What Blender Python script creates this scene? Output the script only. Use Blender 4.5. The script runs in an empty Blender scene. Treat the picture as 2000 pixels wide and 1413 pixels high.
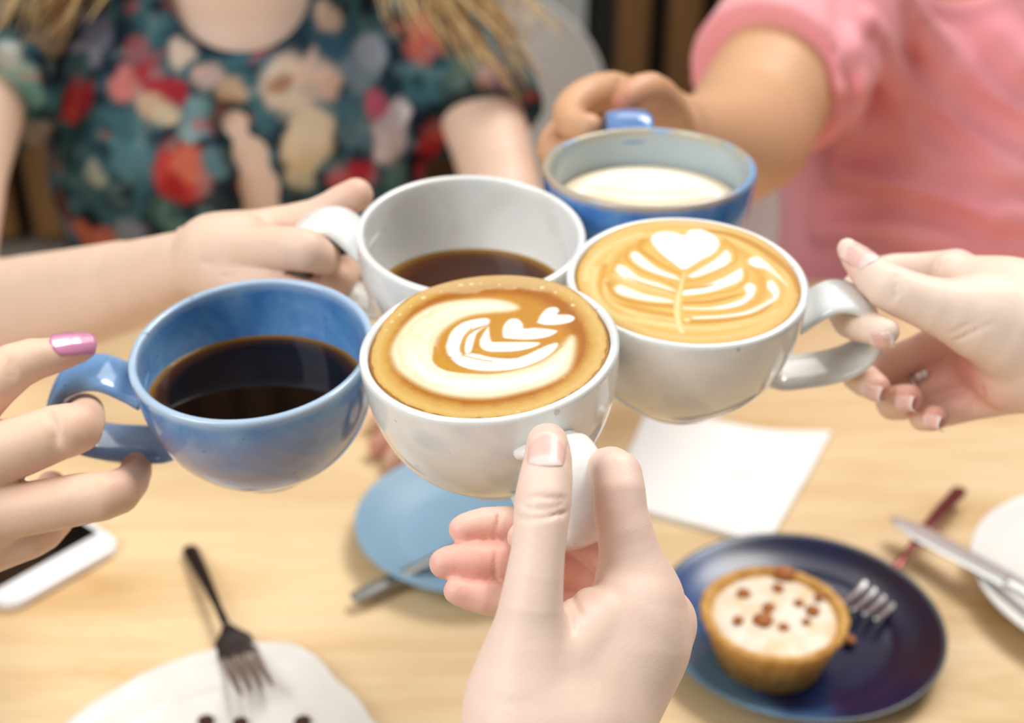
import bpy, bmesh, math, random
import numpy as np
from mathutils import Vector, Matrix

# ---------------------------------------------------------------- camera, sky, lights, exposure
SC = bpy.context.scene
COL = SC.collection
F = 2778.0                       # focal length in pixels of the 2000 px wide frame (50 mm on 36 mm)
TABLE_Z = 0.75
CAM = np.array([0.0, 0.0, TABLE_Z + 0.60])
PITCH = math.radians(30.0)
FWD = np.array([0.0, math.cos(PITCH), -math.sin(PITCH)])
UP = np.array([0.0, math.sin(PITCH), math.cos(PITCH)])
RIGHT = np.array([1.0, 0.0, 0.0])

cam_data = bpy.data.cameras.new('camera')
cam_data.sensor_width = 36.0
cam_data.lens = F * 36.0 / 2000.0
cam_data.clip_start = 0.02
cam_data.dof.use_dof = True
cam_data.dof.focus_distance = 0.495
cam_data.dof.aperture_fstop = 7.0
cam_data.dof.aperture_blades = 0
cam = bpy.data.objects.new('camera', cam_data)
COL.objects.link(cam)
cam.location = CAM
cam.rotation_euler = (math.pi / 2 - PITCH, 0, 0)
SC.camera = cam

world = bpy.data.worlds.new('world')
SC.world = world
world.use_nodes = True
wn = world.node_tree
bg = wn.nodes['Background']
bg.inputs[0].default_value = (1.0, 0.985, 0.965, 1)
bg.inputs[1].default_value = 0.36

sun_data = bpy.data.lights.new('sun', 'SUN')
sun_data.energy = 1.75
sun_data.angle = math.radians(22)
sun_data.color = (1.0, 0.965, 0.91)
sun = bpy.data.objects.new('sun', sun_data)
COL.objects.link(sun)
sun.rotation_euler = Vector((0.45, 0.42, 1.0)).to_track_quat('Z', 'Y').to_euler()

def area_light(name, loc, target, sx, sy, power, color):
    d = bpy.data.lights.new(name, 'AREA')
    d.shape = 'RECTANGLE'; d.size = sx; d.size_y = sy; d.energy = power; d.color = color
    o = bpy.data.objects.new(name, d)
    COL.objects.link(o)
    o.location = loc
    o.rotation_euler = (Vector(loc) - Vector(target)).to_track_quat('Z', 'Y').to_euler()
    return o
area_light('window_light', (-1.6, -0.5, 2.6), (0, 0.6, 0.95), 1.2, 1.8, 50, (0.97, 0.98, 1.0))
area_light('skylight', (0.7, 1.9, 3.0), (0, 0.6, 0.95), 1.8, 1.2, 26, (1.0, 0.98, 0.95))

SC.view_settings.view_transform = 'Standard'
SC.view_settings.look = 'None'
SC.view_settings.gamma = 1.0
SC.view_settings.use_curve_mapping = False
SC.view_settings.exposure = -0.02

# ---------------------------------------------------------------- helpers
def P(u, v, z):
    """the point of the room seen at (u, v) at depth z metres along the viewing axis"""
    return CAM + z * (FWD + (u - 1000.0) / F * RIGHT - (v - 706.5) / F * UP)

def on_table(u, v, h=0.0):
    d = FWD + (u - 1000.0) / F * RIGHT - (v - 706.5) / F * UP
    t = (TABLE_Z + h - CAM[2]) / d[2]
    return CAM + t * d

def unit(a):
    a = np.asarray(a, float)
    return a / np.linalg.norm(a)

def s2l(c):
    out = []
    for x in c[:3]:
        x = x / 255.0
        out.append(x / 12.92 if x <= 0.04045 else ((x + 0.055) / 1.055) ** 2.4)
    return tuple(out)

def mesh_obj(name, verts, faces, mat=None, parent=None, smooth=True, attrs=None, colors=None):
    me = bpy.data.meshes.new(name)
    if isinstance(verts, np.ndarray):
        verts = verts.tolist()
    if isinstance(faces, np.ndarray):
        faces = faces.tolist()
    me.from_pydata(verts, [], faces)
    if smooth:
        me.polygons.foreach_set('use_smooth', [True] * len(me.polygons))
    if attrs:
        for k, a in attrs.items():
            at = me.attributes.new(k, 'FLOAT', 'POINT')
            at.data.foreach_set('value', np.asarray(a, np.float32))
    if colors is not None:
        at = me.attributes.new('paint', 'FLOAT_COLOR', 'POINT')
        c = np.ones((len(me.vertices), 4), np.float32)
        c[:, :3] = colors
        at.data.foreach_set('color', c.ravel())
    me.update()
    o = bpy.data.objects.new(name, me)
    COL.objects.link(o)
    if mat:
        me.materials.append(mat)
    if parent:
        o.parent = parent
    return o

def thing(name, label, cat, loc=(0, 0, 0), group=None, matrix=None):
    o = bpy.data.objects.new(name, None)
    o.empty_display_size = 0.02
    COL.objects.link(o)
    if matrix is not None:
        o.matrix_world = matrix
    else:
        o.location = Vector(loc)
    o['label'] = label; o['category'] = cat
    if group: o['group'] = group
    return o

def tag(o, label, cat, group=None, kind=None):
    o['label'] = label; o['category'] = cat
    if group: o['group'] = group
    if kind: o['kind'] = kind
    return o

def lathe(profile, seg=96, wobble=None):
    """profile: (r, z) points from the axis outwards and back to the axis"""
    V, Fc = [], []
    idx = []
    for (r, z) in profile:
        if r < 1e-6:
            idx.append([len(V)]); V.append((0, 0, z))
        else:
            row = []
            for i in range(seg):
                a = 2 * math.pi * i / seg
                k = 1.0 if wobble is None else wobble(a, z)
                row.append(len(V)); V.append((r * k * math.cos(a), r * k * math.sin(a), z))
            idx.append(row)
    for A, B in zip(idx[:-1], idx[1:]):
        if len(A) == 1 and len(B) == 1: continue
        for i in range(seg):
            j = (i + 1) % seg
            if len(A) == 1: Fc.append((A[0], B[j], B[i]))
            elif len(B) == 1: Fc.append((A[i], A[j], B[0]))
            else: Fc.append((A[i], A[j], B[j], B[i]))
    return V, Fc

def catmull(pts, n):
    pts = np.asarray(pts, float)
    q = np.vstack([2 * pts[0] - pts[1], pts, 2 * pts[-1] - pts[-2]])
    out = []
    m = len(pts) - 1
    for t in np.linspace(0, m, n):
        i = min(int(t), m - 1); s = t - i
        p0, p1, p2, p3 = q[i], q[i + 1], q[i + 2], q[i + 3]
        out.append(0.5 * ((2 * p1) + (-p0 + p2) * s + (2 * p0 - 5 * p1 + 4 * p2 - p3) * s * s + (-p0 + 3 * p1 - 3 * p2 + p3) * s ** 3))
    return np.array(out)

def sweep(path, side, w, t, nseg=20, power=2.4, cap=True):
    """sweep a flattened section along path; side = fixed or per-point direction of the width"""
    path = np.asarray(path, float); n = len(path)
    w = np.broadcast_to(w, n); t = np.broadcast_to(t, n)
    side = np.asarray(side, float)
    if side.ndim == 1: side = np.tile(side, (n, 1))
    V, Fc = [], []
    for i in range(n):
        tan = unit(path[min(i + 1, n - 1)] - path[max(i - 1, 0)])
        s = unit(side[i] - tan * np.dot(side[i], tan))
        nn = np.cross(tan, s)
        for j in range(nseg):
            a = 2 * math.pi * j / nseg
            c, d = math.cos(a), math.sin(a)
            x = math.copysign(abs(c) ** (2 / power), c) * w[i]
            y = math.copysign(abs(d) ** (2 / power), d) * t[i]
            V.append(path[i] + s * x + nn * y)
    for i in range(n - 1):
        for j in range(nseg):
            k = (j + 1) % nseg
            Fc.append((i * nseg + j, i * nseg + k, (i + 1) * nseg + k, (i + 1) * nseg + j))
    if cap:
        Fc.append(tuple(range(nseg - 1, -1, -1)))
        Fc.append(tuple((n - 1) * nseg + j for j in range(nseg)))
    return np.array(V), Fc

def join_geo(parts):
    V, Fc, o = [], [], 0
    for v, f in parts:
        v = np.asarray(v, float)
        V.append(v); Fc += [tuple(i + o for i in q) for q in f]; o += len(v)
    return np.vstack(V), Fc

# value noise on world points
def vnoise(p, scale, seed=0):
    q = np.asarray(p, float) * scale + seed * 17.31
    i = np.floor(q).astype(np.int64); f = q - i; f = f * f * (3 - 2 * f)
    def h(a, b, c):
        n = (a * 73856093) ^ (b * 19349663) ^ (c * 83492791) ^ (seed * 2654435)
        n = (n ^ (n >> 13)) * 1274126177
        return ((n ^ (n >> 16)) & 0xffff) / 65535.0
    r = 0
    for dx in (0, 1):
        for dy in (0, 1):
            for dz in (0, 1):
                w = (f[:, 0] if dx else 1 - f[:, 0]) * (f[:, 1] if dy else 1 - f[:, 1]) * (f[:, 2] if dz else 1 - f[:, 2])
                r = r + w * h(i[:, 0] + dx, i[:, 1] + dy, i[:, 2] + dz)
    return r

def fbm(p, scale, seed=0, oct=3):
    r, a, t = 0, 1.0, 0
    for k in range(oct):
        r = r + a * vnoise(p, scale * 2 ** k, seed + k); t += a; a *= 0.5
    return r / t

# ---------------------------------------------------------------- implicit bodies (hands, arms, clothes)
def seg_prim(a, b, ra, rb, n=None, s=1.0):
    return (np.asarray(a, float), np.asarray(b, float), float(ra), float(rb), None if n is None else unit(n), s)

def prim_d(p, pr):
    a, b, ra, rb, n, s = pr
    ba = b - a; L = float(ba @ ba)
    pa = p - a
    t = np.clip(pa @ ba / L, 0, 1) if L > 1e-12 else np.zeros(len(p))
    q = pa - t[:, None] * ba
    if n is not None:
        q = q + np.outer(q @ n, n) * (s - 1.0)
        return (np.sqrt((q * q).sum(1)) - (ra + (rb - ra) * t)) / max(1.0, s)
    return np.sqrt((q * q).sum(1)) - (ra + (rb - ra) * t)

def smin(a, b, k):
    h = np.clip(0.5 + 0.5 * (b - a) / k, 0, 1)
    return b * (1 - h) + a * h - k * h * (1 - h)

class Blob:
    def __init__(s, kp=0.012, kff=0.0012):
        s.palm = []; s.kp = kp; s.fing = []; s.carve = []; s.kff = kff; s.disp = None
    def chainw(s, w, k=0.006, n=None, sc=1.0, plane=None, smooth=1):
        """w: (point, radius m) joints; plane = (point, normal) cuts the chain off square"""
        if smooth > 1 and len(w) > 2:
            a = catmull(np.array([list(p) + [r] for p, r in w]), (len(w) - 1) * smooth + 1)
            w = [(q[:3], q[3]) for q in a]
        pr = [seg_prim(w[i][0], w[i + 1][0], w[i][1], w[i + 1][1], n, sc) for i in range(len(w) - 1)]
        s.fing.append((pr, k) if plane is None else (pr, k, (np.asarray(plane[0], float), unit(plane[1]))))
    def massw(s, w, n=None, sc=1.0):
        if len(w) == 1: w = w * 2
        s.palm += [seg_prim(w[i][0], w[i + 1][0], w[i][1], w[i + 1][1], n, sc) for i in range(len(w) - 1)]
    def chain(s, pts, k=0.006, n=None, sc=1.0):
        """pts: (u, v, depth, radius in px at that depth) joints"""
        w = [(P(u, v, z), r * z / F) for (u, v, z, r) in pts]
        return s.chainw(w, k, n, sc, smooth=2)
        pr = [seg_prim(w[i][0], w[i + 1][0], w[i][1], w[i + 1][1], n, sc) for i in range(len(w) - 1)]
        s.fing.append((pr, k))
        return [x[0] for x in w]
    def mass(s, pts, n=None, sc=1.0):
        w = [(P(u, v, z), r * z / F) for (u, v, z, r) in pts]
        if len(w) == 1: w = w * 2
        s.palm += [seg_prim(w[i][0], w[i + 1][0], w[i][1], w[i + 1][1], n, sc) for i in range(len(w) - 1)]
    def cull(s, c, hd):
        c = c[None]
        dp = [prim_d(c, q)[0] for q in s.palm]
        df = [[prim_d(c, q)[0] for q in g[0]] for g in s.fing]
        D = min(dp + [x for l in df for x in l])
        lim = D + 2.4 * hd + 4 * s.kp + 0.006
        cp = [x <= lim for x in dp]
        cf = [[x <= lim for x in l] for l in df]
        cc = [prim_d(c, q)[0] <= hd + 0.004 for q, k in s.carve]
        return cp, cf, cc
    def d(s, p, cull=None):
        big = np.full(len(p), 1.0)
        palm = None
        for i, q in enumerate(s.palm):
            if cull and not cull[0][i]: continue
            x = prim_d(p, q)
            palm = x if palm is None else smin(palm, x, s.kp)
        out = palm
        for i, g in enumerate(s.fing):
            pr, k = g[0], g[1]
            fd = None
            for j, q in enumerate(pr):
                if cull and not cull[1][i][j]: continue
                x = prim_d(p, q)
                fd = x if fd is None else np.minimum(fd, x)
            if fd is None: continue
            if len(g) > 2: fd = -smin(-fd, -((p - g[2][0]) @ g[2][1]), 0.004)
            if palm is not None: fd = smin(palm, fd, k)
            out = fd if out is None else smin(out, fd, s.kff)
        if out is None: return big
        for i, (q, k) in enumerate(s.carve):
            if cull and not cull[2][i]: continue
            x = -prim_d(p, q)
            out = -smin(-out, -x, k)
        if s.disp is not None: out = out + s.disp(p)
        return out
    def hit(s, o, d, tmax=2.0):
        """first surface point along a ray"""
        o = np.asarray(o, float); d = unit(d); t = 0.0
        for _ in range(200):
            x = s.d((o + t * d)[None])[0]
            if x < 0.00005: return o + t * d
            t += max(x * 0.8, 0.00005)
            if t > tmax: return None
        return o + t * d
    def hits(s, O, d, tmax=0.02):
        """many parallel rays at once: travelled distance, nan where nothing is met"""
        O = np.asarray(O, float); d = unit(d); t = np.zeros(len(O)); live = np.ones(len(O), bool); out = np.full(len(O), np.nan)
        for _ in range(60):
            idx = np.nonzero(live)[0]
            if not len(idx): break
            x = s.d(O[idx] + t[idx, None] * d)
            done = x < 0.00005
            out[idx[done]] = t[idx[done]]; live[idx[done]] = False
            t[idx[~done]] += np.maximum(x[~done] * 0.8, 0.00005)
            live &= t < tmax
        return out
    def hit_px(s, u, v):
        return s.hit(CAM, P(u, v, 1.0) - CAM)
    def crease(s, px, r, k=0.0012, lift=0.35):
        """a fold drawn along the surface: a fine tube taken out of the skin"""
        pts = [s.hit_px(u, v) for u, v in px]
        pts = [p for p in pts if p is not None]
        if len(pts) < 2: return []
        pts = list(catmull(pts, len(pts) * 2))
        new = []
        n = len(pts)
        for i in range(n - 1):
            ra = r * math.sin(math.pi * (i + 0.35) / n); rb = r * math.sin(math.pi * (i + 1.35) / n)
            to = unit(CAM - pts[i]) * r * lift
            new.append((seg_prim(pts[i] + to, pts[i + 1] + to, max(ra, r * .2), max(rb, r * .2)), k))
        return new

def surfnet(body, h, B=20, lo=None, hi=None):
    prs = body.palm + [q for g in body.fing for q in g[0]]
    a = np.array([np.minimum(q[0], q[1]) - max(q[2], q[3]) - 0.004 for q in prs]).min(0)
    b = np.array([np.maximum(q[0], q[1]) + max(q[2], q[3]) + 0.004 for q in prs]).max(0)
    if lo is not None: a = np.maximum(a, lo)
    if hi is not None: b = np.minimum(b, hi)
    nb = np.ceil((b - a) / (h * B)).astype(int)
    hd = h * (B + 2) * 0.5 * math.sqrt(3)
    bi = np.stack(np.meshgrid(*[np.arange(x) for x in nb], indexing='ij'), -1).reshape(-1, 3)
    cen = a + (bi + 0.5) * B * h
    dc = np.concatenate([body.d(c) for c in np.array_split(cen, max(1, len(cen) // 20000))])
    act = bi[np.abs(dc) < 1.2 * hd + 0.006]
    N = nb * B + 2
    ids_all, pos_all, quads = [], [], []
    g = np.arange(-1, B + 1)
    G = np.stack(np.meshgrid(g, g, g, indexing='ij'), -1).reshape(-1, 3)
    n = B + 2
    for blk in act:
        base = blk * B
        c = a + (base + B / 2) * h
        cu = body.cull(c, hd)
        pts = a + (base + G) * h
        d = body.d(pts, cu).reshape(n, n, n)
        s = d < 0
        if s.all() or not s.any(): continue
        corners = [s[i:n - 1 + i, j:n - 1 + j, k:n - 1 + k] for i in (0, 1) for j in (0, 1) for k in (0, 1)]
        cnt = sum(x.astype(np.int8) for x in corners)
        act_c = (cnt > 0) & (cnt < 8)
        ci = np.argwhere(act_c)
        acc = np.zeros((len(ci), 3)); num = np.zeros(len(ci))
        dd = d
        for ax in range(3):
            for o1 in (0, 1):
                for o2 in (0, 1):
                    off = [0, 0, 0]; oth = [x for x in range(3) if x != ax]
                    off[oth[0]] = o1; off[oth[1]] = o2
                    p0 = ci + off; off2 = list(off); off2[ax] = 1; p1 = ci + off2
                    v0 = dd[p0[:, 0], p0[:, 1], p0[:, 2]]; v1 = dd[p1[:, 0], p1[:, 1], p1[:, 2]]
                    m = (v0 < 0) != (v1 < 0)
                    t = np.where(m, v0 / np.where(m, v0 - v1, 1), 0)
                    q = np.array(off, float)[None].repeat(len(ci), 0); q[:, ax] = t
                    acc += q * m[:, None]; num += m
        pos = a + (base - 1 + ci + acc / num[:, None]) * h
        gi = base + ci   # cell index shifted by +1
        gid = (gi[:, 0].astype(np.int64) * N[1] + gi[:, 1]) * N[2] + gi[:, 2]
        ids_all.append(gid); pos_all.append(pos)
        for ax in range(3):
            o = [x for x in range(3) if x != ax]
            sl0 = [slice(1, B + 1)] * 3; sl1 = list(sl0); sl1[ax] = slice(2, B + 2)
            x0 = s[tuple(sl0)]; x1 = s[tuple(sl1)]
            e = np.argwhere(x0 != x1)
            if not len(e): continue
            flip = x0[e[:, 0], e[:, 1], e[:, 2]]
            def cid(da, db):
                q = e.copy() + 1; q[:, o[0]] += da; q[:, o[1]] += db
                q = q + base
                return (q[:, 0].astype(np.int64) * N[1] + q[:, 1]) * N[2] + q[:, 2]
            quad = np.stack([cid(-1, -1), cid(0, -1), cid(0, 0), cid(-1, 0)], 1)
            if ax == 1: flip = ~flip
            quad[~flip] = quad[~flip][:, ::-1]
            quads.append(quad)
    ids = np.concatenate(ids_all); pos = np.concatenate(pos_all)
    uid, first, inv = np.unique(ids, return_index=True, return_inverse=True)
    V = pos[first]
    Q = np.concatenate(quads)
    Qi = np.searchsorted(uid, Q)
    Qi = np.minimum(Qi, len(uid) - 1)
    ok = (uid[Qi] == Q).all(1)
    return V, Qi[ok]

def glow_attr(V, spots):
    """sum of soft spots: (point, radius m, amount)"""
    r = np.zeros(len(V))
    for c, rad, amt in spots:
        if c is None: continue
        d2 = ((V - c) ** 2).sum(1)
        r += amt * np.exp(-d2 / (rad * rad))
    return r

def nail(body, tip_dir, centre, normal, L, W, mat, parent, ext=0.0, lift=0.00035, name='nail'):
    """a thin curved plate laid on the finger: centre = point over the finger, looks down along -normal"""
    A = unit(tip_dir); Nn = unit(np.asarray(normal, float) - A * np.dot(normal, A)); S = np.cross(Nn, A)
    nu, nv = 17, 13
    H = np.zeros((nu, nv)); PT = {}
    us = np.linspace(-1, 1, nu); vs = np.linspace(-1, 1, nv)
    W0 = W
    def xy(u, v):
        w = W0 * 0.5 * (1 - 0.10 * (u < 0) * abs(u) ** 3)
        lim = 1.0
        x = u * L * 0.5
        endcut = (1 - 0.28 * v * v) if u > 0 else (1 - 0.24 * v * v)
        return x * endcut, v * w
    O = np.array([centre + A * xy(u, v)[0] + S * xy(u, v)[1] + Nn * 0.008 for u in us for v in vs])
    tt = body.hits(O, -Nn, 0.02)
    H = np.where(np.isnan(tt), -0.02, 0.008 - np.nan_to_num(tt)).reshape(nu, nv)
    mid = H[nu // 2 - 2].copy()
    # keep the across-curve of the middle where the finger falls away (free edge)
    for i, u in enumerate(us):
        prof = mid - mid[nv // 2]
        c = H[i, nv // 2] if u <= 1 - 2 * ext else None
        if c is None:
            k = int((1 - 2 * ext + 1) / 2 * (nu - 1))
            slope = (H[k, nv // 2] - H[max(k - 3, 0), nv // 2]) / 3.0
            c = H[k, nv // 2] + slope * (i - k) * 0.9
        H[i] = np.maximum(c + prof * 0.9, H[i]) if u <= 1 - 2 * ext else c + prof
    for i, u in enumerate(us):
        fl = H[nu // 2, nv // 2] - 0.0006 - 0.40 * abs(u) * L * 0.5
        H[i, nv // 2] = max(H[i, nv // 2], fl)
        for j, v in enumerate(vs):
            H[i, j] = max(H[i, j], max(H[i, nv // 2], fl) - 0.30 * W * v * v)
    V = []
    for lay in (0, 1):
        for i, u in enumerate(us):
            for j, v in enumerate(vs):
                x, y = xy(u, v)
                edge = max(abs(u), abs(v))
                hh = H[i, j] + (lift if lay == 0 else -0.0006) * (1.0 if lay else (1 - 0.5 * edge ** 6))
                V.append(centre + A * x + S * y + Nn * hh)
    Fc = []
    def I(l, i, j): return l * nu * nv + i * nv + j
    for i in range(nu - 1):
        for j in range(nv - 1):
            Fc.append((I(0, i, j), I(0, i + 1, j), I(0, i + 1, j + 1), I(0, i, j + 1)))
            Fc.append((I(1, i, j), I(1, i, j + 1), I(1, i + 1, j + 1), I(1, i + 1, j)))
    for i in range(nu - 1):
        Fc.append((I(0, i, 0), I(1, i, 0), I(1, i + 1, 0), I(0, i + 1, 0)))
        Fc.append((I(0, i, nv - 1), I(0, i + 1, nv - 1), I(1, i + 1, nv - 1), I(1, i, nv - 1)))
    for j in range(nv - 1):
        Fc.append((I(0, 0, j), I(0, 0, j + 1), I(1, 0, j + 1), I(1, 0, j)))
        Fc.append((I(0, nu - 1, j), I(1, nu - 1, j), I(1, nu - 1, j + 1), I(0, nu - 1, j + 1)))
    us_attr = [((u + 1) / 2) for lay in (0, 1) for u in us for v in vs]
    vs_attr = [v for lay in (0, 1) for u in us for v in vs]
    return mesh_obj(name, np.array(V), Fc, mat, parent, attrs={'along': us_attr, 'across': vs_attr})
# ---------------------------------------------------------------- materials
class MB:
    def __init__(s, name, rough=0.5, spec=0.5, **kw):
        s.m = bpy.data.materials.new(name); s.m.use_nodes = True
        s.t = s.m.node_tree; s.n = s.t.nodes; s.b = s.n['Principled BSDF']
        s.b.inputs['Roughness'].default_value = rough
        s.b.inputs['Specular IOR Level'].default_value = spec
        for k, v in kw.items():
            s.b.inputs[k.replace('_', ' ')].default_value = v
    def link(s, a, b): s.t.links.new(a, b)
    def coord(s, kind='Object'):
        return s.n.new('ShaderNodeTexCoord').outputs[kind]
    def noise(s, scale, detail=3, rough=0.5, vec=None, dist=0.0, stretch=None):
        nd = s.n.new('ShaderNodeTexNoise')
        nd.inputs['Scale'].default_value = scale; nd.inputs['Detail'].default_value = detail
        nd.inputs['Roughness'].default_value = rough; nd.inputs['Distortion'].default_value = dist
        vec = vec or s.coord()
        if stretch:
            mp = s.n.new('ShaderNodeMapping'); mp.inputs['Scale'].default_value = stretch
            s.link(vec, mp.inputs['Vector']); vec = mp.outputs[0]
        s.link(vec, nd.inputs['Vector'])
        return nd.outputs['Fac']
    def ramp(s, fac, stops, interp='LINEAR'):
        r = s.n.new('ShaderNodeValToRGB'); s.link(fac, r.inputs[0])
        cr = r.color_ramp; cr.interpolation = interp
        while len(cr.elements) < len(stops): cr.elements.new(0.5)
        for e, (p, c) in zip(cr.elements, stops):
            e.position = p
            e.color = (*c, 1) if len(c) == 3 else c
        return r.outputs[0]
    def val(s, fac, stops, interp='LINEAR'):
        return s.ramp(fac, [(p, (v, v, v)) for p, v in stops], interp)
    def mix(s, fac, a, b, mode='MIX'):
        m = s.n.new('ShaderNodeMix'); m.data_type = 'RGBA'; m.blend_type = mode
        if hasattr(fac, 'is_output'): s.link(fac, m.inputs[0])
        else: m.inputs[0].default_value = fac
        for x, i in ((a, 6), (b, 7)):
            if hasattr(x, 'is_output'): s.link(x, m.inputs[i])
            else: m.inputs[i].default_value = (*x, 1)
        return m.outputs[2]
    def math(s, op, a, b=0.0):
        m = s.n.new('ShaderNodeMath'); m.operation = op
        for x, i in ((a, 0), (b, 1)):
            if hasattr(x, 'is_output'): s.link(x, m.inputs[i])
            else: m.inputs[i].default_value = x
        return m.outputs[0]
    def attr(s, name, out='Fac'):
        a = s.n.new('ShaderNodeAttribute'); a.attribute_name = name
        return a.outputs[out]
    def base(s, x):
        if hasattr(x, 'is_output'): s.link(x, s.b.inputs['Base Color'])
        else: s.b.inputs['Base Color'].default_value = (*x, 1)
        return s
    def rough(s, x): s.link(x, s.b.inputs['Roughness']); return s
    def bump(s, h, strength=0.2, dist=0.001):
        b = s.n.new('ShaderNodeBump'); b.inputs['Strength'].default_value = strength
        b.inputs['Distance'].default_value = dist
        s.link(h, b.inputs['Height']); s.link(b.outputs[0], s.b.inputs['Normal']); return s
    def sepz(s, vec=None):
        x = s.n.new('ShaderNodeSeparateXYZ'); s.link(vec or s.coord(), x.inputs[0]); return x.outputs

def plain(name, rgb, rough=0.5, spec=0.5, var=0.06, scale=40, **kw):
    m = MB(name, rough, spec, **kw)
    c = s2l(rgb); f = m.noise(scale)
    m.base(m.mix(f, tuple(x * (1 - var) for x in c), tuple(min(1, x * (1 + var)) for x in c)))
    return m.m

def skin(name, rgb, red, sss=0.07):
    m = MB(name, 0.46, 0.35)
    c = s2l(rgb); r = s2l(red)
    n1 = m.noise(55, 4, 0.6); n2 = m.noise(260, 3, 0.6)
    a = m.mix(m.val(n1, [(0.3, 0), (0.7, 1)]), tuple(x * 0.97 for x in c), tuple(min(1, x * 1.03) for x in c))
    mot = m.mix(0.10, a, m.mix(n2, c, r))
    red_f = m.attr('red')
    cl = m.math('MINIMUM', m.math('MAXIMUM', red_f, 0.0), 1.0)
    m.base(m.mix(cl, mot, r))
    m.b.inputs['Subsurface Weight'].default_value = sss
    m.b.inputs['Subsurface Radius'].default_value = (1.0, 0.35, 0.2)
    m.b.inputs['Subsurface Scale'].default_value = 0.006
    v = m.n.new('ShaderNodeTexVoronoi'); v.inputs['Scale'].default_value = 1150
    v.feature = 'DISTANCE_TO_EDGE'
    m.link(m.coord(), v.inputs['Vector'])
    h = m.math('ADD', m.math('MULTIPLY', m.noise(420, 4, 0.6), 0.7), m.math('MULTIPLY', v.outputs['Distance'], 0.6))
    m.bump(h, 0.22, 0.0006)
    return m.m

SKIN_FAIR = skin('skin_fair', (238, 212, 194), (226, 142, 126))
SKIN_WARM = skin('skin_warm', (236, 203, 176), (212, 138, 116))
SKIN_LIGHT = skin('skin_light', (240, 218, 198), (216, 134, 118))
SKIN_BEIGE = skin('skin_beige', (232, 201, 178), (214, 150, 130))
SKIN_TAN = skin('skin_tan', (214, 168, 128), (190, 112, 92))

def glaze_white():
    m = MB('glaze_white', 0.14, 0.5)
    big = m.noise(28, 3, 0.55, dist=0.6)
    c = m.ramp(big, [(0.30, s2l((226, 224, 219))), (0.5, s2l((234, 234, 229))), (0.72, s2l((222, 227, 229)))])
    # tiny iron specks and drips
    v = m.noise(190, 2, 0.4)
    sp = m.val(v, [(0.735, 0.0), (0.76, 1.0)])
    c = m.mix(m.math('MULTIPLY', sp, 0.45), c, s2l((176, 150, 112)))
    z = m.sepz()[2]
    lo = m.n.new('ShaderNodeMapRange'); lo.inputs[1].default_value = -0.012; lo.inputs[2].default_value = -0.056
    m.link(z, lo.inputs[0])
    pt = m.val(m.noise(34, 2, 0.4, dist=0.4), [(0.52, 0.0), (0.60, 1.0)])
    band = m.math('MULTIPLY', lo.outputs[0], m.attr('outer'))
    c = m.mix(m.math('MULTIPLY', m.math('MULTIPLY', pt, m.attr('outer')), 0.45), c, s2l((188, 196, 202)))
    c = m.mix(m.math('MULTIPLY', band, m.val(m.noise(26, 3, 0.5, dist=0.6), [(0.38, 0.25), (0.6, 0.75)])), c, s2l((188, 176, 154)))
    m.base(c)
    m.b.inputs['Coat Weight'].default_value = 0.3
    m.b.inputs['Coat Roughness'].default_value = 0.06
    m.bump(m.noise(60, 2), 0.06, 0.001)
    return m.m

def glaze_blue(name, deep, mid, pale, lilac, inside=None):
    m = MB(name, 0.13, 0.5)
    z = m.sepz()[2]
    big = m.noise(24, 4, 0.6, dist=1.2)
    c = m.ramp(big, [(0.30, deep), (0.5, mid), (0.75, pale)])
    # greyish lilac bloom in the glaze low on the bowl, outer side only
    geo = m.sepz(m.coord('Object'))
    low = m.n.new('ShaderNodeMapRange'); low.inputs[1].default_value = -0.005; low.inputs[2].default_value = -0.028
    m.link(z, low.inputs[0])
    outer = m.attr('outer')
    lw = m.math('MULTIPLY', m.math('MULTIPLY', low.outputs[0], outer), m.val(m.noise(22, 3, 0.5, dist=0.8), [(0.33, 0.45), (0.50, 1.0)]))
    c = m.mix(m.math('MULTIPLY', lw, 0.85), c, lilac)
    rim = m.attr('rim')
    rimc = s2l((196, 212, 222))
    if inside:
        c = m.mix(m.math('SUBTRACT', 1.0, m.math('MINIMUM', m.math('MULTIPLY', outer, 4.0), 1.0)), c, inside)
        rimc = m.ramp(m.noise(30, 2), [(0.50, s2l((206, 178, 118))), (0.62, s2l((150, 184, 214)))])
    c = m.mix(m.math('MULTIPLY', rim, 0.8), c, rimc)
    sp = m.val(m.noise(200, 2, 0.4), [(0.73, 0.0), (0.75, 1.0)])
    c = m.mix(m.math('MULTIPLY', sp, 0.55), c, s2l((58, 84, 104)))
    m.base(c)
    m.b.inputs['Coat Weight'].default_value = 0.3
    m.b.inputs['Coat Roughness'].default_value = 0.05
    m.bump(m.noise(60, 2), 0.06, 0.001)
    return m.m

GLAZE_WHITE = glaze_white()
GLAZE_BLUE = glaze_blue('glaze_blue', s2l((66, 124, 186)), s2l((92, 146, 200)), s2l((140, 180, 218)), s2l((170, 160, 172)))
GLAZE_COBALT = glaze_blue('glaze_cobalt', s2l((40, 100, 176)), s2l((70, 128, 196)), s2l((110, 160, 212)), s2l((90, 140, 200)), s2l((166, 180, 184)))

def paint_mat(name, rough=0.4, spec=0.4, bump=None, coat=0.0, sss=0.0):
    m = MB(name, rough, spec)
    m.base(m.attr('paint', 'Color'))
    m.b.inputs['Coat Weight'].default_value = coat
    if sss:
        m.b.inputs['Subsurface Weight'].default_value = sss
        m.b.inputs['Subsurface Scale'].default_value = 0.004
    if bump: m.bump(m.noise(bump[0], 3), bump[1], bump[2])
    return m.m

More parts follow.
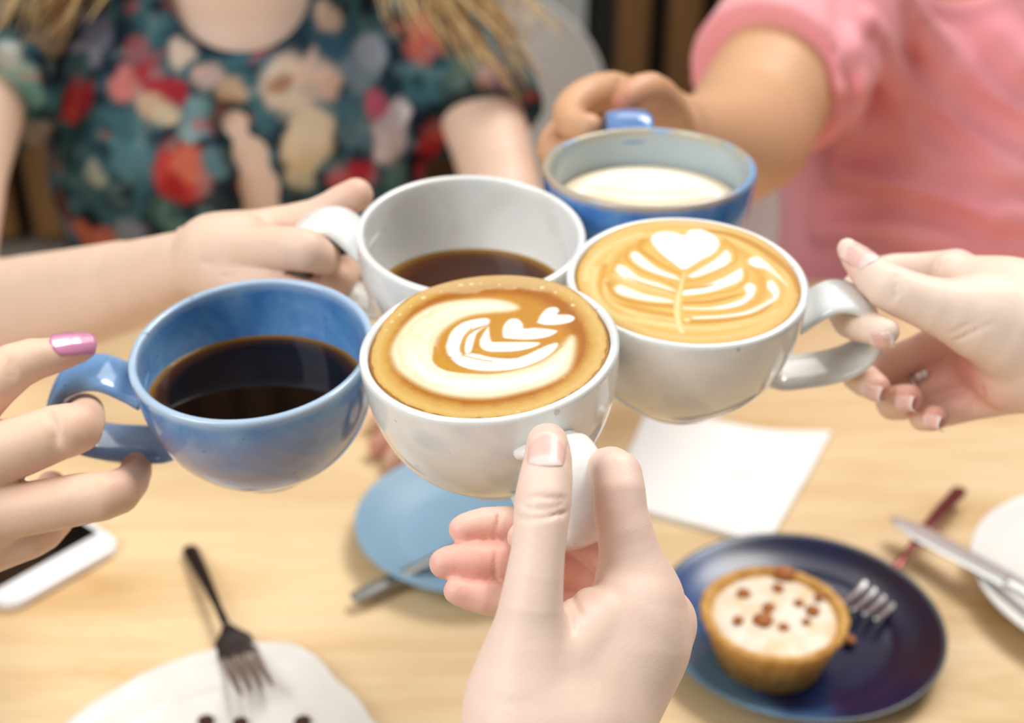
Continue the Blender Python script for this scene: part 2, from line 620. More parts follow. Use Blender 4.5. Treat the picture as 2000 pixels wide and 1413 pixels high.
LATTE = paint_mat('latte_foam', 0.5, 0.22, (500, 0.12, 0.0004), 0.0)
COFFEE = paint_mat('black_coffee', 0.05, 0.14)
STEEL = plain('steel', (206, 206, 206), 0.36, 0.5, 0.03, Metallic=1.0)
DARKSTEEL = plain('dark_steel', (84, 74, 72), 0.28, 0.5, 0.1, Metallic=0.9)
# ---------------------------------------------------------------- cups
OUT = [(0, -1.165), (.34, -1.165), (.375, -1.21), (.40, -1.222), (.435, -1.215), (.45, -1.18), (.47, -1.145), (.54, -1.105), (.65, -1.01),
       (.765, -.885), (.85, -.75), (.912, -.6), (.953, -.45), (.98, -.3), (.994, -.16), (1.0, -.06), (1.0, -.03), (.996, -.010), (.984, .0), (.965, .003), (.946, .0), (.934, -.010), (.930, -.03)]
INN = [(.930, -.03), (.925, -.1), (.912, -.28), (.885, -.45), (.845, -.6), (.785, -.75), (.70, -.885), (.58, -1.0), (.42, -1.07), (.22, -1.095), (0, -1.10)]

def dense(pr, n=3):
    out = []
    p = np.array(pr)
    for i in range(len(p) - 1):
        out.append(tuple(p[i]))
    out.append(tuple(p[-1]))
    return out

def inner_r(z):
    zs = [-q[1] for q in INN]; rs = [q[0] for q in INN]
    return np.interp(-z, zs, rs)

class Cup: pass

def make_cup(cu, cv, a_px, ratio, roll, diam, az, mat, label, reach=1.0, hw=0.25, flip=0, drop=0.0):
    R = diam / 2
    ratio = float(ratio)
    z = R * F / a_px
    c = P(cu, cv, z)
    v = unit(CAM - c)
    r = unit(np.cross(FWD, UP)); r = unit(r - v * np.dot(r, v)); u = np.cross(v, r)
    if np.dot(u, UP) < 0: u = -u
    e = math.asin(ratio); al = math.radians(roll)
    n = unit(math.sin(e) * v + math.cos(e) * (-math.sin(al) * r + math.cos(al) * u))
    X = math.cos(al) * r + math.sin(al) * u
    X = unit(X - n * np.dot(X, n)); Y = np.cross(n, X)
    M = Matrix(((X[0], Y[0], n[0], c[0]), (X[1], Y[1], n[1], c[1]), (X[2], Y[2], n[2], c[2]), (0, 0, 0, 1)))
    root = thing('coffee_cup', label, 'cup', matrix=M, group='cups raised together over the table')
    rng = random.Random(int(cu))
    ph = rng.random() * 6
    wob = lambda ang, zz: 1 + 0.004 * math.sin(2 * ang + ph) + 0.002 * math.sin(3 * ang + 2 * ph)
    prof = [(p[0] * R, p[1] * R) for p in OUT + INN[1:]]
    # refine the profile with a curve so the bowl is smooth
    pr2 = catmull(np.array(OUT[6:17]) * R, 34).tolist()
    prof = [(p[0] * R, p[1] * R) for p in OUT[:6]] + [tuple(q) for q in pr2] + [(p[0] * R, p[1] * R) for p in OUT[17:]] + [tuple(q) for q in catmull(np.array(INN[1:-1]) * R, 26).tolist()] + [(0, INN[-1][1] * R)]
    nout = 6 + 34
    V, Fc = lathe(prof, 112, wob)
    V = np.array(V)
    rr = np.hypot(V[:, 0], V[:, 1]) / R; zz = V[:, 2] / R
    inner_edge = np.interp(-zz, [-q[1] for q in INN], [q[0] for q in INN])
    outer = (rr > inner_edge + 0.02).astype(float)
    rim = np.clip(1 - np.abs(zz + 0.01) / 0.075, 0, 1) * np.where(outer > 0, 1, 0.8)
    bowl = mesh_obj('bowl', V, Fc, mat, root, attrs={'outer': outer, 'rim': rim})
    hp = np.array([(.935, -.345), (1.07, -.265), (1.24, -.16), (1.42, -.17), (1.58, -.27), (1.67, -.45), (1.655, -.64), (1.54, -.79), (1.34, -.885), (1.10, -.935), (.88, -.96), (.74, -.90)])
    hp[:, 0] = np.where(hp[:, 0] > 1, 1 + (hp[:, 0] - 1) * reach, hp[:, 0])
    hp[:, 1] -= drop
    if drop: hp[0, 0] += .022
    pts = catmull(hp * R, 46)
    A = math.radians(az)
    ca, sa = math.cos(A), math.sin(A)
    path = np.stack([pts[:, 0] * ca, pts[:, 0] * sa, pts[:, 1]], 1)
    t = np.linspace(0, 1, 46)
    flare = 1 + 0.12 * np.exp(-(t / 0.07) ** 2) + 0.0 * t
    w = hw * R * flare * (1 - 0.10 * np.sin(math.pi * t))
    th = 0.058 * R * (1 + 0.45 * np.exp(-(t / 0.05) ** 2) + 0.45 * np.exp(-((1 - t) / 0.05) ** 2))
    Vh, Fh = sweep(path, (-sa, ca, 0), w, th, 24, 2.5)
    mesh_obj('handle', Vh, Fh, mat, root, attrs={'outer': [0.3] * len(Vh), 'rim': [0.18] * len(Vh)})
    k = Cup(); k.R = R; k.c = c; k.X = X; k.Y = Y; k.n = n; k.root = root; k.M = M
    k.az = A
    k.hpts = [k.c + X * q[0] + Y * q[1] + n * q[2] for q in path]
    return k

def clocal(k, p):
    d = np.asarray(p) - k.c
    return np.stack([d @ k.X, d @ k.Y, d @ k.n], -1) / k.R

def level_liquid(k, depth, rings, colour_fn, name, label, mat):
    """a level surface standing in a tilted cup"""
    R = k.R
    zl = np.array([k.X[2], k.Y[2], k.n[2]])       # world up seen in the cup's own axes
    o = np.array([0, 0, -depth])
    e1 = unit(np.array([1, 0, 0]) - zl * zl[0]); e2 = np.cross(zl, e1)
    n = 120
    V = [o * R]; edge = []
    for i in range(n):
        a = 2 * math.pi * i / n
        d = e1 * math.cos(a) + e2 * math.sin(a)
        lo_, hi_ = 0.0, 1.4
        for _ in range(40):
            t = (lo_ + hi_) / 2; q = o + d * t
            if math.hypot(q[0], q[1]) < inner_r(q[2]) * 0.9995: lo_ = t
            else: hi_ = t
        edge.append((d, lo_))
    rr = [0.25, 0.5, 0.7, 0.8, 0.86, 0.90, 0.93, 0.95, 0.965, 0.98, 0.99, 1.0]
    tt = [0.0]
    for f in rr:
        for d, L in edge:
            lift = zl * 0.010 * max(0, (f - 0.95) / 0.05) ** 2
            V.append((o + d * L * f * 1.0 + lift) * R); tt.append(f)
    Fc = [(0, 1 + i, 1 + (i + 1) % n) for i in range(n)]
    for r_ in range(len(rr) - 1):
        for i in range(n):
            j = (i + 1) % n
            Fc.append((1 + r_ * n + i, 1 + (r_ + 1) * n + i, 1 + (r_ + 1) * n + j, 1 + r_ * n + j))
    V = np.array(V)
    ob = mesh_obj(name, V, Fc, mat, None, colors=colour_fn(V / R, np.array(tt)))
    ob.matrix_world = k.M
    tag(ob, label, 'coffee')
    return ob

cupA = make_cup(954, 671, 254, .563, 5.5, .1000, -69, GLAZE_WHITE, 'off-white cup nearest the camera, full of latte, its handle gripped by the thumb-up hand', reach=1.0, hw=.23)
cupB = make_cup(492, 676, 240, .575, 9.9, .1000, 170, GLAZE_BLUE, 'sky-blue glazed cup with black coffee, held from the left by a hand with pink nails', reach=1.03)
cupC = make_cup(1343, 543, 235.2, .537, -5.4, .1005, 8, GLAZE_WHITE, 'off-white cup with leaf-pattern latte, held from the right', reach=.93)
cupD = make_cup(920, 452, 225.5, .522, -1.0, .1030, 163, GLAZE_WHITE, 'off-white cup part filled with black coffee, behind the front latte cup', reach=1.0)
cupE = make_cup(1268, 322, 208, .375, -1.5, .1030, 100, GLAZE_COBALT, 'cobalt-blue cup with a brown rim at the back, held by the person in pink', reach=1.0, drop=-.15)

def cof(V, t):
    c = np.zeros((len(V), 3))
    dark = np.array([0.006, 0.003, 0.002]); edge = np.array([0.30, 0.15, 0.02]); mid = np.array([0.06, 0.018, 0.004])
    k = np.clip((t - 0.80) / 0.2, 0, 1)[:, None]
    c = dark + (mid - dark) * np.clip(k * 1.6, 0, 1) + (edge - mid) * np.clip((k - 0.6) / 0.4, 0, 1) ** 1.3
    return c
def cof2(V, t):
    dark = np.array([0.05, 0.014, 0.006]); edge = np.array([0.42, 0.22, 0.02]); mid = np.array([0.12, 0.03, 0.004])
    k = np.clip((t - 0.70) / 0.3, 0, 1)[:, None]
    return dark + (mid - dark) * np.clip(k * 1.6, 0, 1) + (edge - mid) * np.clip((k - 0.6) / 0.4, 0, 1) ** 1.3
level_liquid(cupB, .42, None, cof, 'black_coffee', 'nearly black coffee inside the sky-blue cup', COFFEE)
level_liquid(cupD, .60, None, cof2, 'black_coffee', 'reddish-brown black coffee low in the white cup behind the front latte', COFFEE)

# ---- painted foam: shapes in the plane of the disc, x to the right, y away, in rim radii
def seg_dist(p, a, b):
    ba = b - a; pa = p - a
    t = np.clip((pa @ ba) / max(ba @ ba, 1e-12), 0, 1)
    q = pa - t[:, None] * ba
    return np.hypot(q[:, 0], q[:, 1]), t

def poly_sd(p, poly):
    poly = np.asarray(poly, float)
    d = np.full(len(p), 9.0); ins = np.zeros(len(p), bool)
    for i in range(len(poly)):
        a, b = poly[i], poly[(i + 1) % len(poly)]
        dd, _ = seg_dist(p, a, b); d = np.minimum(d, dd)
        c = ((a[1] <= p[:, 1]) & (p[:, 1] < b[1])) | ((b[1] <= p[:, 1]) & (p[:, 1] < a[1]))
        if abs(b[1] - a[1]) > 1e-9:
            x = a[0] + (p[:, 1] - a[1]) / (b[1] - a[1]) * (b[0] - a[0])
            ins ^= c & (p[:, 0] < x)
    return np.where(ins, -d, d)

def paint_poly(col, p, poly, rgb, soft, alpha=1.0, n=3, inset=0.008):
    q = np.vstack([np.asarray(poly), np.asarray(poly)[:1]])
    q = catmull(q, len(poly) * n + 1)[:-1]
    d = poly_sd(p, q) + inset
    k = np.clip(0.5 - d / soft, 0, 1); k = (k * k * (3 - 2 * k) * alpha)[:, None]
    return col * (1 - k) + np.array(s2l(rgb)) * k

def paint_line(col, p, pts, rgb, w, soft, alpha=1.0, n=5):
    """w: one half width or a list along the line"""
    pts = np.asarray(pts, float)
    ws = np.interp(np.linspace(0, len(pts) - 1, len(pts) * n), np.arange(len(pts)), np.broadcast_to(w, len(pts)))
    q = catmull(pts, len(pts) * n)
    best = np.full(len(p), 9.0)
    for i in range(len(q) - 1):
        d, t = seg_dist(p, q[i], q[i + 1])
        best = np.minimum(best, d - (ws[i] + (ws[i + 1] - ws[i]) * t))
    k = np.clip(0.5 - best / soft, 0, 1); k = (k * k * (3 - 2 * k) * alpha)[:, None]
    return col * (1 - k) + np.array(s2l(rgb)) * k

def foam_disc(k, art, label, name='latte', base_r=.928, z0=-.035, dome=.03, back=(0, 1), over=.055, lift=.05, rings=150, seg=540):
    rr = np.concatenate([np.linspace(0, 1, rings) ** 0.85])
    b = unit(np.array(back, float))
    th = np.arange(seg) * 2 * math.pi / seg
    cs = np.stack([np.cos(th), np.sin(th)], 1)
    s = np.clip((cs @ b - 0.15) / 0.75, 0, 1); s = s * s * (3 - 2 * s)
    er = base_r + over * s; ez = z0 + lift * s
    V = [(0, 0, z0 + dome + lift * .35)]
    for f in rr[1:]:
        zz = ez * 1.0 + dome * (1 - f ** 2.2) * 1.0 + (lift * .35 - lift * s) * (1 - f) ** 1.2
        zz = zz - (0.012 * np.clip((f - .965) / .035, 0, 1) ** 2)
        V += np.stack([cs[:, 0] * er * f, cs[:, 1] * er * f, zz], 1).tolist()
    V = np.array(V)
    # underside skirt so the foam has thickness
    n = seg
    Fc = [(0, 1 + i, 1 + (i + 1) % n) for i in range(n)]
    m = len(rr) - 1
    for r_ in range(m - 1):
        for i in range(n):
            j = (i + 1) % n
            Fc.append((1 + r_ * n + i, 1 + (r_ + 1) * n + i, 1 + (r_ + 1) * n + j, 1 + r_ * n + j))
    o = len(V)
    sk = np.stack([cs[:, 0] * (base_r - .03), cs[:, 1] * (base_r - .03), np.full(seg, z0 - .09)], 1)
    V = np.vstack([V, sk])
    for i in range(n):
        j = (i + 1) % n
        Fc.append((1 + (m - 1) * n + i, o + i, o + j, 1 + (m - 1) * n + j))
    f_all = np.concatenate([[0], np.repeat(rr[1:], seg), np.ones(seg)])
    col = art(V[:, :2], f_all, V)
    ob = mesh_obj(name, V * k.R, Fc, LATTE, None, colors=col)
    ob.matrix_world = k.M
    tag(ob, label, 'coffee')
    return ob
# ---------------------------------------------------------------- latte patterns (points in rim radii)
A_cream = [(-0.751,0.006),(-0.733,0.149),(-0.662,0.324),(-0.544,0.477),(-0.372,0.584),(-0.156,0.609),(0.057,0.583),(0.213,0.5),(0.26,0.413),(0.184,0.384),(0.025,0.392),(-0.123,0.379),(-0.252,0.31),(-0.371,0.18),(-0.415,0.021),(-0.39,-0.163),(-0.294,-0.302),(-0.146,-0.378),(0.051,-0.411),(0.253,-0.376),(0.41,-0.298),(0.546,-0.143),(0.642,0.005),(0.658,-0.09),(0.621,-0.298),(0.555,-0.461),(0.416,-0.574),(0.233,-0.644),(-0.014,-0.686),(-0.246,-0.64),(-0.439,-0.534),(-0.595,-0.372),(-0.705,-0.198)]
A_in1 = [(-0.335,0.007),(-0.288,0.184),(-0.179,0.297),(-0.031,0.329),(0.031,0.299),(0.016,0.225),(-0.09,0.187),(-0.177,0.091),(-0.214,-0.049),(-0.198,-0.16),(-0.259,-0.167),(-0.318,-0.122)]
A_in2 = [(-0.193,-0.053),(-0.167,0.089),(-0.091,0.169),(0.021,0.221),(-0.072,0.128),(-0.11,-0.013),(-0.135,-0.117),(-0.186,-0.126)]
A_in3 = [(-0.071,0.036),(-0.019,0.156),(0.02,0.206),(0.026,0.019),(0.086,-0.01),(0.38,-0.051),(0.365,-0.112),(0.219,-0.159),(0.067,-0.151),(-0.023,-0.127),(-0.071,-0.056)]
A_lobe = [(-0.289,-0.162),(-0.126,-0.136),(0.013,-0.213),(0.212,-0.247),(0.425,-0.122),(0.521,-0.084),(0.492,-0.17),(0.392,-0.277),(0.224,-0.363),(0.053,-0.377),(-0.115,-0.341),(-0.232,-0.26)]
A_heart2 = [(0.109,0.041),(0.117,0.17),(0.176,0.273),(0.249,0.27),(0.286,0.197),(0.292,0.14),(0.376,0.144),(0.538,0.097),(0.522,0.044),(0.435,-0.006),(0.291,-0.017),(0.149,0.016)]
A_heart1 = [(0.385,0.199),(0.426,0.306),(0.491,0.392),(0.566,0.398),(0.587,0.345),(0.567,0.301),(0.651,0.296),(0.699,0.249),(0.661,0.189),(0.554,0.16),(0.45,0.165)]
A_l1 = [(-0.412,0.021),(-0.39,-0.163),(-0.313,-0.281),(-0.146,-0.37),(0.052,-0.403),(0.254,-0.359),(0.434,-0.249),(0.557,-0.127)]
A_l2 = [(-0.215,-0.085),(-0.207,0.004),(-0.177,0.109),(-0.121,0.193)]
A_l3 = [(-0.207,-0.14),(-0.089,-0.214),(0.01,-0.257)]
A_bubbles = [(-0.487,0.714),(-0.591,0.612),(-0.682,0.52),(-0.746,0.444),(-0.793,0.347),(-0.179,0.852),(-0.092,0.847),(0.474,0.693),(0.574,0.605),(0.695,0.414),(0.823,0.52),(-0.345,0.78),(-0.016,0.843),(0.409,0.685),(0.163,-0.869),(0.26,0.722),(0.135,0.796),(0.811,0.316),(0.694,0.513)]
C_heart = [(-0.061,0.093),(-0.247,0.306),(-0.347,0.478),(-0.356,0.605),(-0.274,0.696),(-0.164,0.715),(-0.073,0.677),(-0.033,0.771),(0.077,0.802),(0.191,0.724),(0.257,0.585),(0.215,0.408),(0.102,0.264),(0.002,0.124)]
C_hl = [(-0.178,0.423),(-0.219,0.543),(-0.206,0.675)]
C_L1 = [(-0.515,0.258),(-0.5,0.334),(-0.434,0.335),(-0.349,0.226),(-0.233,0.103),(-0.099,0.026),(-0.046,-0.063),(-0.181,-0.028),(-0.335,0.045),(-0.451,0.146)]
C_L2 = [(-0.614,0.036),(-0.59,0.132),(-0.511,0.095),(-0.392,-0.045),(-0.228,-0.115),(-0.085,-0.207),(-0.189,-0.216),(-0.384,-0.143),(-0.537,-0.091)]
C_L3 = [(-0.598,-0.239),(-0.551,-0.172),(-0.463,-0.215),(-0.331,-0.289),(-0.14,-0.332),(-0.085,-0.379),(-0.218,-0.402),(-0.407,-0.378),(-0.547,-0.327)]
C_R1 = [(-0.024,0.02),(0.086,0.159),(0.207,0.324),(0.288,0.484),(0.343,0.452),(0.358,0.33),(0.308,0.219),(0.184,0.096),(0.051,-0.007)]
C_R2 = [(-0.034,-0.179),(0.139,-0.07),(0.291,0.075),(0.425,0.239),(0.463,0.186),(0.451,0.044),(0.349,-0.072),(0.197,-0.196),(-0.028,-0.283)]
C_R2h = [(-0.013,-0.175),(0.141,-0.109),(0.233,-0.054)]
C_R3 = [(-0.02,-0.424),(0.204,-0.385),(0.406,-0.255),(0.476,-0.147),(0.453,-0.054),(0.493,0.031),(0.556,0.023),(0.579,-0.071),(0.54,-0.212),(0.439,-0.343),(0.258,-0.431),(-0.007,-0.468)]
C_R4 = [(0.058,-0.54),(0.26,-0.486),(0.461,-0.396),(0.623,-0.236),(0.694,-0.109),(0.641,-0.021),(0.65,0.099),(0.713,0.11),(0.766,-0.019),(0.756,-0.155),(0.685,-0.263),(0.543,-0.418),(0.363,-0.515),(0.081,-0.591)]
C_R5 = [(0.488,0.291),(0.496,0.396),(0.571,0.44),(0.658,0.362),(0.766,0.199),(0.829,0.051),(0.745,0.155),(0.648,0.259),(0.552,0.262)]
C_stem = [(-0.032,0.058),(-0.047,-0.142),(-0.061,-0.337),(-0.055,-0.523),(-0.017,-0.735)]
C_ringL = [(-0.833,-0.123),(-0.832,0.058),(-0.749,0.301),(-0.602,0.496),(-0.448,0.632)]
C_sw1 = [(-0.672,-0.134),(-0.638,-0.362),(-0.509,-0.51),(-0.297,-0.584),(-0.06,-0.616)]
C_sw2 = [(-0.777,0.048),(-0.753,-0.266),(-0.632,-0.531),(-0.424,-0.661),(-0.055,-0.688)]
C_sw3 = [(-0.415,0.508),(-0.427,0.379),(-0.307,0.233),(-0.191,0.131),(-0.047,0.036)]
C_sw4 = [(-0.531,0.318),(-0.52,0.195),(-0.378,0.037),(-0.221,-0.055),(-0.067,-0.165)]
C_sw5 = [(-0.497,-0.064),(-0.331,-0.153),(-0.19,-0.206),(-0.081,-0.264)]
C_sw6 = [(-0.647,-0.169),(-0.556,-0.347),(-0.361,-0.427),(-0.092,-0.436)]
C_d1 = [(-0.029,-0.08),(0.134,0.028),(0.318,0.221),(0.39,0.336),(0.374,0.52),(0.282,0.653)]
C_d2 = [(-0.005,-0.327),(0.197,-0.215),(0.381,-0.106),(0.482,0.069),(0.478,0.229)]
C_d2b = [(-0.002,-0.374),(0.202,-0.319),(0.354,-0.226),(0.455,-0.151)]
C_d3 = [(0.005,-0.512),(0.259,-0.459),(0.46,-0.34),(0.581,-0.186),(0.62,0.014),(0.575,0.205),(0.488,0.291)]
C_d4 = [(0.072,-0.62),(0.313,-0.56),(0.544,-0.437),(0.664,-0.285),(0.715,-0.144)]
C_d5 = [(0.1,0.773),(0.323,0.747),(0.547,0.614),(0.744,0.419),(0.871,0.217),(0.912,-0.012)]
C_d6 = [(-0.017,0.081),(0.13,0.127),(0.232,0.246)]

def ramp_np(x, stops):
    xs = [s[0] for s in stops]; cs = np.array([s2l(s[1]) for s in stops])
    return np.stack([np.interp(x, xs, cs[:, i]) for i in range(3)], 1)

WH = (243, 238, 230); CR = (240, 222, 192); OR = (205, 136, 42); TAN = (224, 182, 104)

def art_A(p, f, V):
    P3 = np.column_stack([p, np.zeros(len(p))])
    n = fbm(P3, 14, 3, 3) - 0.5
    g = fbm(P3, 90, 8, 2) - 0.5
    ff = f + n * 0.035
    c = ramp_np(ff, [(0, (212, 150, 62)), (0.62, (208, 142, 52)), (0.73, (182, 106, 24)), (0.79, (182, 106, 26)), (0.86, (218, 166, 88)), (0.93, (230, 190, 122)), (0.968, (224, 178, 108)), (0.98, (158, 98, 38)), (0.99, (200, 150, 88)), (1.0, (150, 92, 40))])
    # the foam heaped at the far edge is paler and pinkish
    k = np.clip((p[:, 1] + 0.12 * p[:, 0] - (0.69 + 0.02 * np.sin(p[:, 0] * 9) + n * 0.08)) / 0.05, 0, 1) * np.clip((0.74 - np.abs(p[:, 0] - 0.02)) / 0.25, 0, 1)
    c = c * (1 - 0.75 * k[:, None]) + np.array(s2l((222, 182, 140))) * 0.75 * k[:, None]
    k = np.clip((p[:, 1] - .93 + n * .04) / 0.05, 0, 1)[:, None]
    c = c * (1 - .6 * k) + np.array(s2l((196, 144, 88))) * .6 * k
    c = paint_poly(c, p, A_cream, (224, 170, 84), 0.16)
    c = paint_poly(c, p, A_cream, CR, 0.075, inset=-.004)
    inner = poly_sd(p, catmull(np.vstack([A_cream, A_cream[:1]]), 99)[:-1])
    d0 = np.hypot((p[:, 0] + .1) * 0.95, p[:, 1] - 0.02)
    k = np.clip((-inner - 0.03) / 0.12, 0, 1) * np.clip((p[:, 0] + 0.75 - 0.6 * p[:, 1]) / 0.5, 0, 1)
    band = 0.5 + 0.5 * np.sin(d0 * 60 + n * 6)
    lines = np.clip(band * 1.6 - 0.95, 0, 1) * np.clip((-p[:, 0] + 0.1) / 0.5, 0, 1) * (inner < -0.03)
    c = c * (1 - k[:, None]) + np.array(s2l(WH)) * k[:, None]
    c = c * (1 - 0.28 * lines[:, None]) + np.array(s2l((234, 190, 120))) * 0.28 * lines[:, None]
    c = paint_line(c, p, A_l1, (214, 152, 60), [.008, .045, .036, .010, .006, .004, .003, .004], 0.022)
    c = paint_poly(c, p, A_lobe, WH, 0.03, inset=-.004)
    c = paint_poly(c, p, A_in1, WH, 0.035)
    c = paint_poly(c, p, A_in2, WH, 0.03)
    c = paint_line(c, p, A_l2, (222, 168, 86), .008, 0.022)
    c = paint_line(c, p, A_l3, (222, 168, 86), .007, 0.02)
    c = paint_poly(c, p, A_in3, WH, 0.03)
    c = paint_line(c, p, [(-.10, -.08), (-.02, -.15), (.08, -.175), (.22, -.185), (.38, -.12)], (216, 156, 66), [.02, .02, .012, .008, .004], .02)
    c = paint_poly(c, p, A_heart2, WH, 0.03)
    c = paint_line(c, p, [(.15, .1), (.16, .17), (.2, .22), (.24, .22)], (236, 200, 150), .005, .02)
    c = paint_poly(c, p, A_heart1, WH, 0.03)
    for i, b in enumerate(A_bubbles):
        r = (0.020, 0.011, 0.014, 0.014, 0.011, 0.018, 0.017, .018, .014, .016, .016, .011, .012, .009, .010, .010, .012, .009, .01)[i]
        d = np.hypot(p[:, 0] - b[0], (p[:, 1] - b[1]))
        r = r * 1.35
        k = np.clip((r - d) / 0.014, 0, 1)[:, None]
        c = c * (1 - k) + np.array(s2l((244, 222, 186))) * k
    rng = random.Random(4)
    for i in range(150):
        a = rng.uniform(0, 6.283); r0 = rng.uniform(0.905, 0.955) if i % 3 else rng.uniform(0.8, 0.9)
        bx, by = r0 * math.cos(a) * .93, r0 * math.sin(a) * (.93 if math.sin(a) < 0 else .97)
        d = np.hypot(p[:, 0] - bx, p[:, 1] - by)
        k = np.clip((rng.uniform(.004, .008) - d) / 0.007, 0, 1)[:, None] * 0.7
        c = c * (1 - k) + np.array(s2l((240, 212, 164))) * k
    k = np.clip((0.70 - c[:, 2]) / 0.45, 0, 1)[:, None]
    c = c * (1 - k * np.array([.24, .22, .34]))
    c = c * (1 + g * 0.16)[:, None]
    return np.clip(c, 0, 1)

def art_C(p, f, V):
    P3 = np.column_stack([p, np.zeros(len(p))])
    n = fbm(P3, 12, 5, 3) - 0.5
    g = fbm(P3, 90, 9, 2) - 0.5
    c = ramp_np(f + n * 0.03, [(0, (226, 178, 96)), (0.55, (232, 190, 110)), (0.68, (222, 170, 82)), (0.76, (236, 202, 132)), (0.84, (226, 182, 102)), (0.90, (232, 196, 130)), (0.97, (222, 178, 104)), (0.99, (200, 150, 74)), (1.0, (222, 190, 130))])
    k = np.clip((p[:, 1] - 0.80 + n * .05) / 0.08, 0, 1)[:, None]
    c = c * (1 - .65 * k) + np.array(s2l((232, 200, 160))) * .65 * k
    c = paint_line(c, p, C_ringL, (242, 214, 158), .03, .06, .8)
    c = paint_line(c, p, C_sw2, (242, 214, 156), .028, .06, .85)
    c = paint_line(c, p, [(-.7, .1), (-.69, -.25), (-.56, -.45), (-.3, -.53), (-.07, -.56)], (214, 158, 66), .03, .06, .9)
    c = paint_line(c, p, C_sw1, (240, 210, 150), .02, .05, .8)
    c = paint_line(c, p, C_sw6, (208, 150, 58), .028, .05, .9)
    c = paint_line(c, p, C_d4, (208, 148, 54), .022, .04, .95)
    c = paint_line(c, p, [(.02, -.70), (.3, -.66), (.55, -.53), (.74, -.32)], (240, 208, 148), .018, .05, .7)
    c = paint_line(c, p, C_d5, (202, 142, 52), [.02, .035, .04, .04, .03, .015], .05, .95)
    c = paint_poly(c, p, C_L1, WH, .05, inset=.016)
    c = paint_poly(c, p, C_L2, (250, 240, 222), .06)
    c = paint_poly(c, p, C_L3, (250, 238, 218), .06)
    c = paint_line(c, p, [(-.6, -.05), (-.45, -.16), (-.25, -.22), (-.1, -.27)], (240, 206, 150), .035, .06, .7)
    c = paint_poly(c, p, C_R1, WH, .05, inset=.016)
    c = paint_poly(c, p, C_R2, WH, .045, inset=.016)
    c = paint_line(c, p, C_R2h, (216, 160, 72), [.016, .02, .004], .03)
    c = paint_poly(c, p, C_R3, WH, .045, inset=.016)
    c = paint_poly(c, p, C_R4, WH, .05, inset=.016)
    c = paint_poly(c, p, C_R5, (250, 240, 224), .06)
    c = paint_poly(c, p, C_heart, WH, .04, inset=.016)
    c = paint_line(c, p, C_hl, (244, 222, 180), .006, .03)
    c = paint_line(c, p, C_sw3, (216, 160, 66), [.03, .03, .022, .016, .008], .035)
    c = paint_line(c, p, C_sw4, (218, 164, 72), [.012, .016, .014, .01, .008], .03)
    c = paint_line(c, p, C_sw5, (220, 168, 78), [.006, .012, .012, .008], .03)
    c = paint_line(c, p, C_d6, (232, 196, 128), .006, .03, .8)
    c = paint_line(c, p, C_d1, (220, 166, 74), [.008, .012, .012, .014, .02, .02], .03)
    c = paint_line(c, p, C_d2, (220, 166, 74), [.008, .012, .012, .014, .012], .03)
    c = paint_line(c, p, C_d2b, (210, 152, 58), [.02, .024, .02, .008], .035)
    c = paint_line(c, p, C_d3, (222, 170, 82), [.012, .014, .012, .012, .03, .03, .012], .035)
    c = paint_line(c, p, C_stem, (244, 216, 160), [.008, .014, .022, .024, .02], .03)
    for b, r in (((.028, -.60), .035), ((.0, -.76), .03), ((-.03, -.66), .02)):
        d = np.hypot(p[:, 0] - b[0], p[:, 1] - b[1]); k = np.clip((r - d) / .02, 0, 1)[:, None] * .7
        c = c * (1 - k) + np.array(s2l((248, 228, 186))) * k
    k = np.clip((0.75 - c[:, 2]) / 0.45, 0, 1)[:, None]
    c = c * (1 - k * np.array([.16, .17, .26]))
    c = c * (1 + g * 0.10)[:, None]
    return np.clip(c, 0, 1)

def art_E(p, f, V):
    P3 = np.column_stack([p, np.zeros(len(p))])
    n = fbm(P3, 7, 11, 3) - 0.5
    c = ramp_np(f + n * 0.05, [(0, (250, 240, 222)), (0.5, (248, 234, 210)), (0.75, (252, 246, 234)), (0.9, (244, 226, 196)), (1.0, (226, 196, 150))])
    for (yy, w, a_) in ((-.30, .05, .9), (-.08, .035, .7), (.14, .03, .5)):
        c = paint_line(c, p, [(-.6, yy + .1), (-.3, yy - .04), (0, yy - .08), (.3, yy - .03), (.6, yy + .12)], (226, 182, 118), w, .08, a_)
    c = paint_poly(c, p, [(-.2, -.42), (.1, -.5), (.3, -.42), (.1, -.34)], WH, .06)
    return np.clip(c, 0, 1)

foam_disc(cupA, art_A, 'latte with heart and tulip foam pattern in the cup nearest the camera', back=(0.05, 1), over=.052, lift=.045, dome=.028, z0=-.028, base_r=.93)
foam_disc(cupC, art_C, 'pale golden latte with a feathered leaf foam pattern, held from the right', back=(0, 1), over=.030, lift=.035, dome=.022, z0=-.030, base_r=.93)
oe = foam_disc(cupE, art_E, 'creamy milk foam low inside the cobalt-blue cup', base_r=.885, over=0.0, lift=0.0, z0=-.36, dome=.05, rings=70, seg=200)
oe.data.transform(Matrix.Identity(4))
# ---------------------------------------------------------------- setting
m = MB('concrete_floor', 0.7); m.base(m.ramp(m.noise(3, 5), [(0.3, s2l((120, 112, 100))), (0.7, s2l((150, 140, 126)))])); FLOOR = m.m
m = MB('dark_wall', 0.7); m.base(m.ramp(m.noise(6, 4), [(0.3, s2l((24, 26, 24))), (0.7, s2l((40, 40, 36)))])); WALL = m.m
m = MB('slat_wood', 0.5); m.base(m.ramp(m.noise(3, 5, 0.6, stretch=(14, 14, 1)), [(0.3, s2l((96, 64, 32))), (0.7, s2l((140, 98, 54)))])); SLAT = m.m

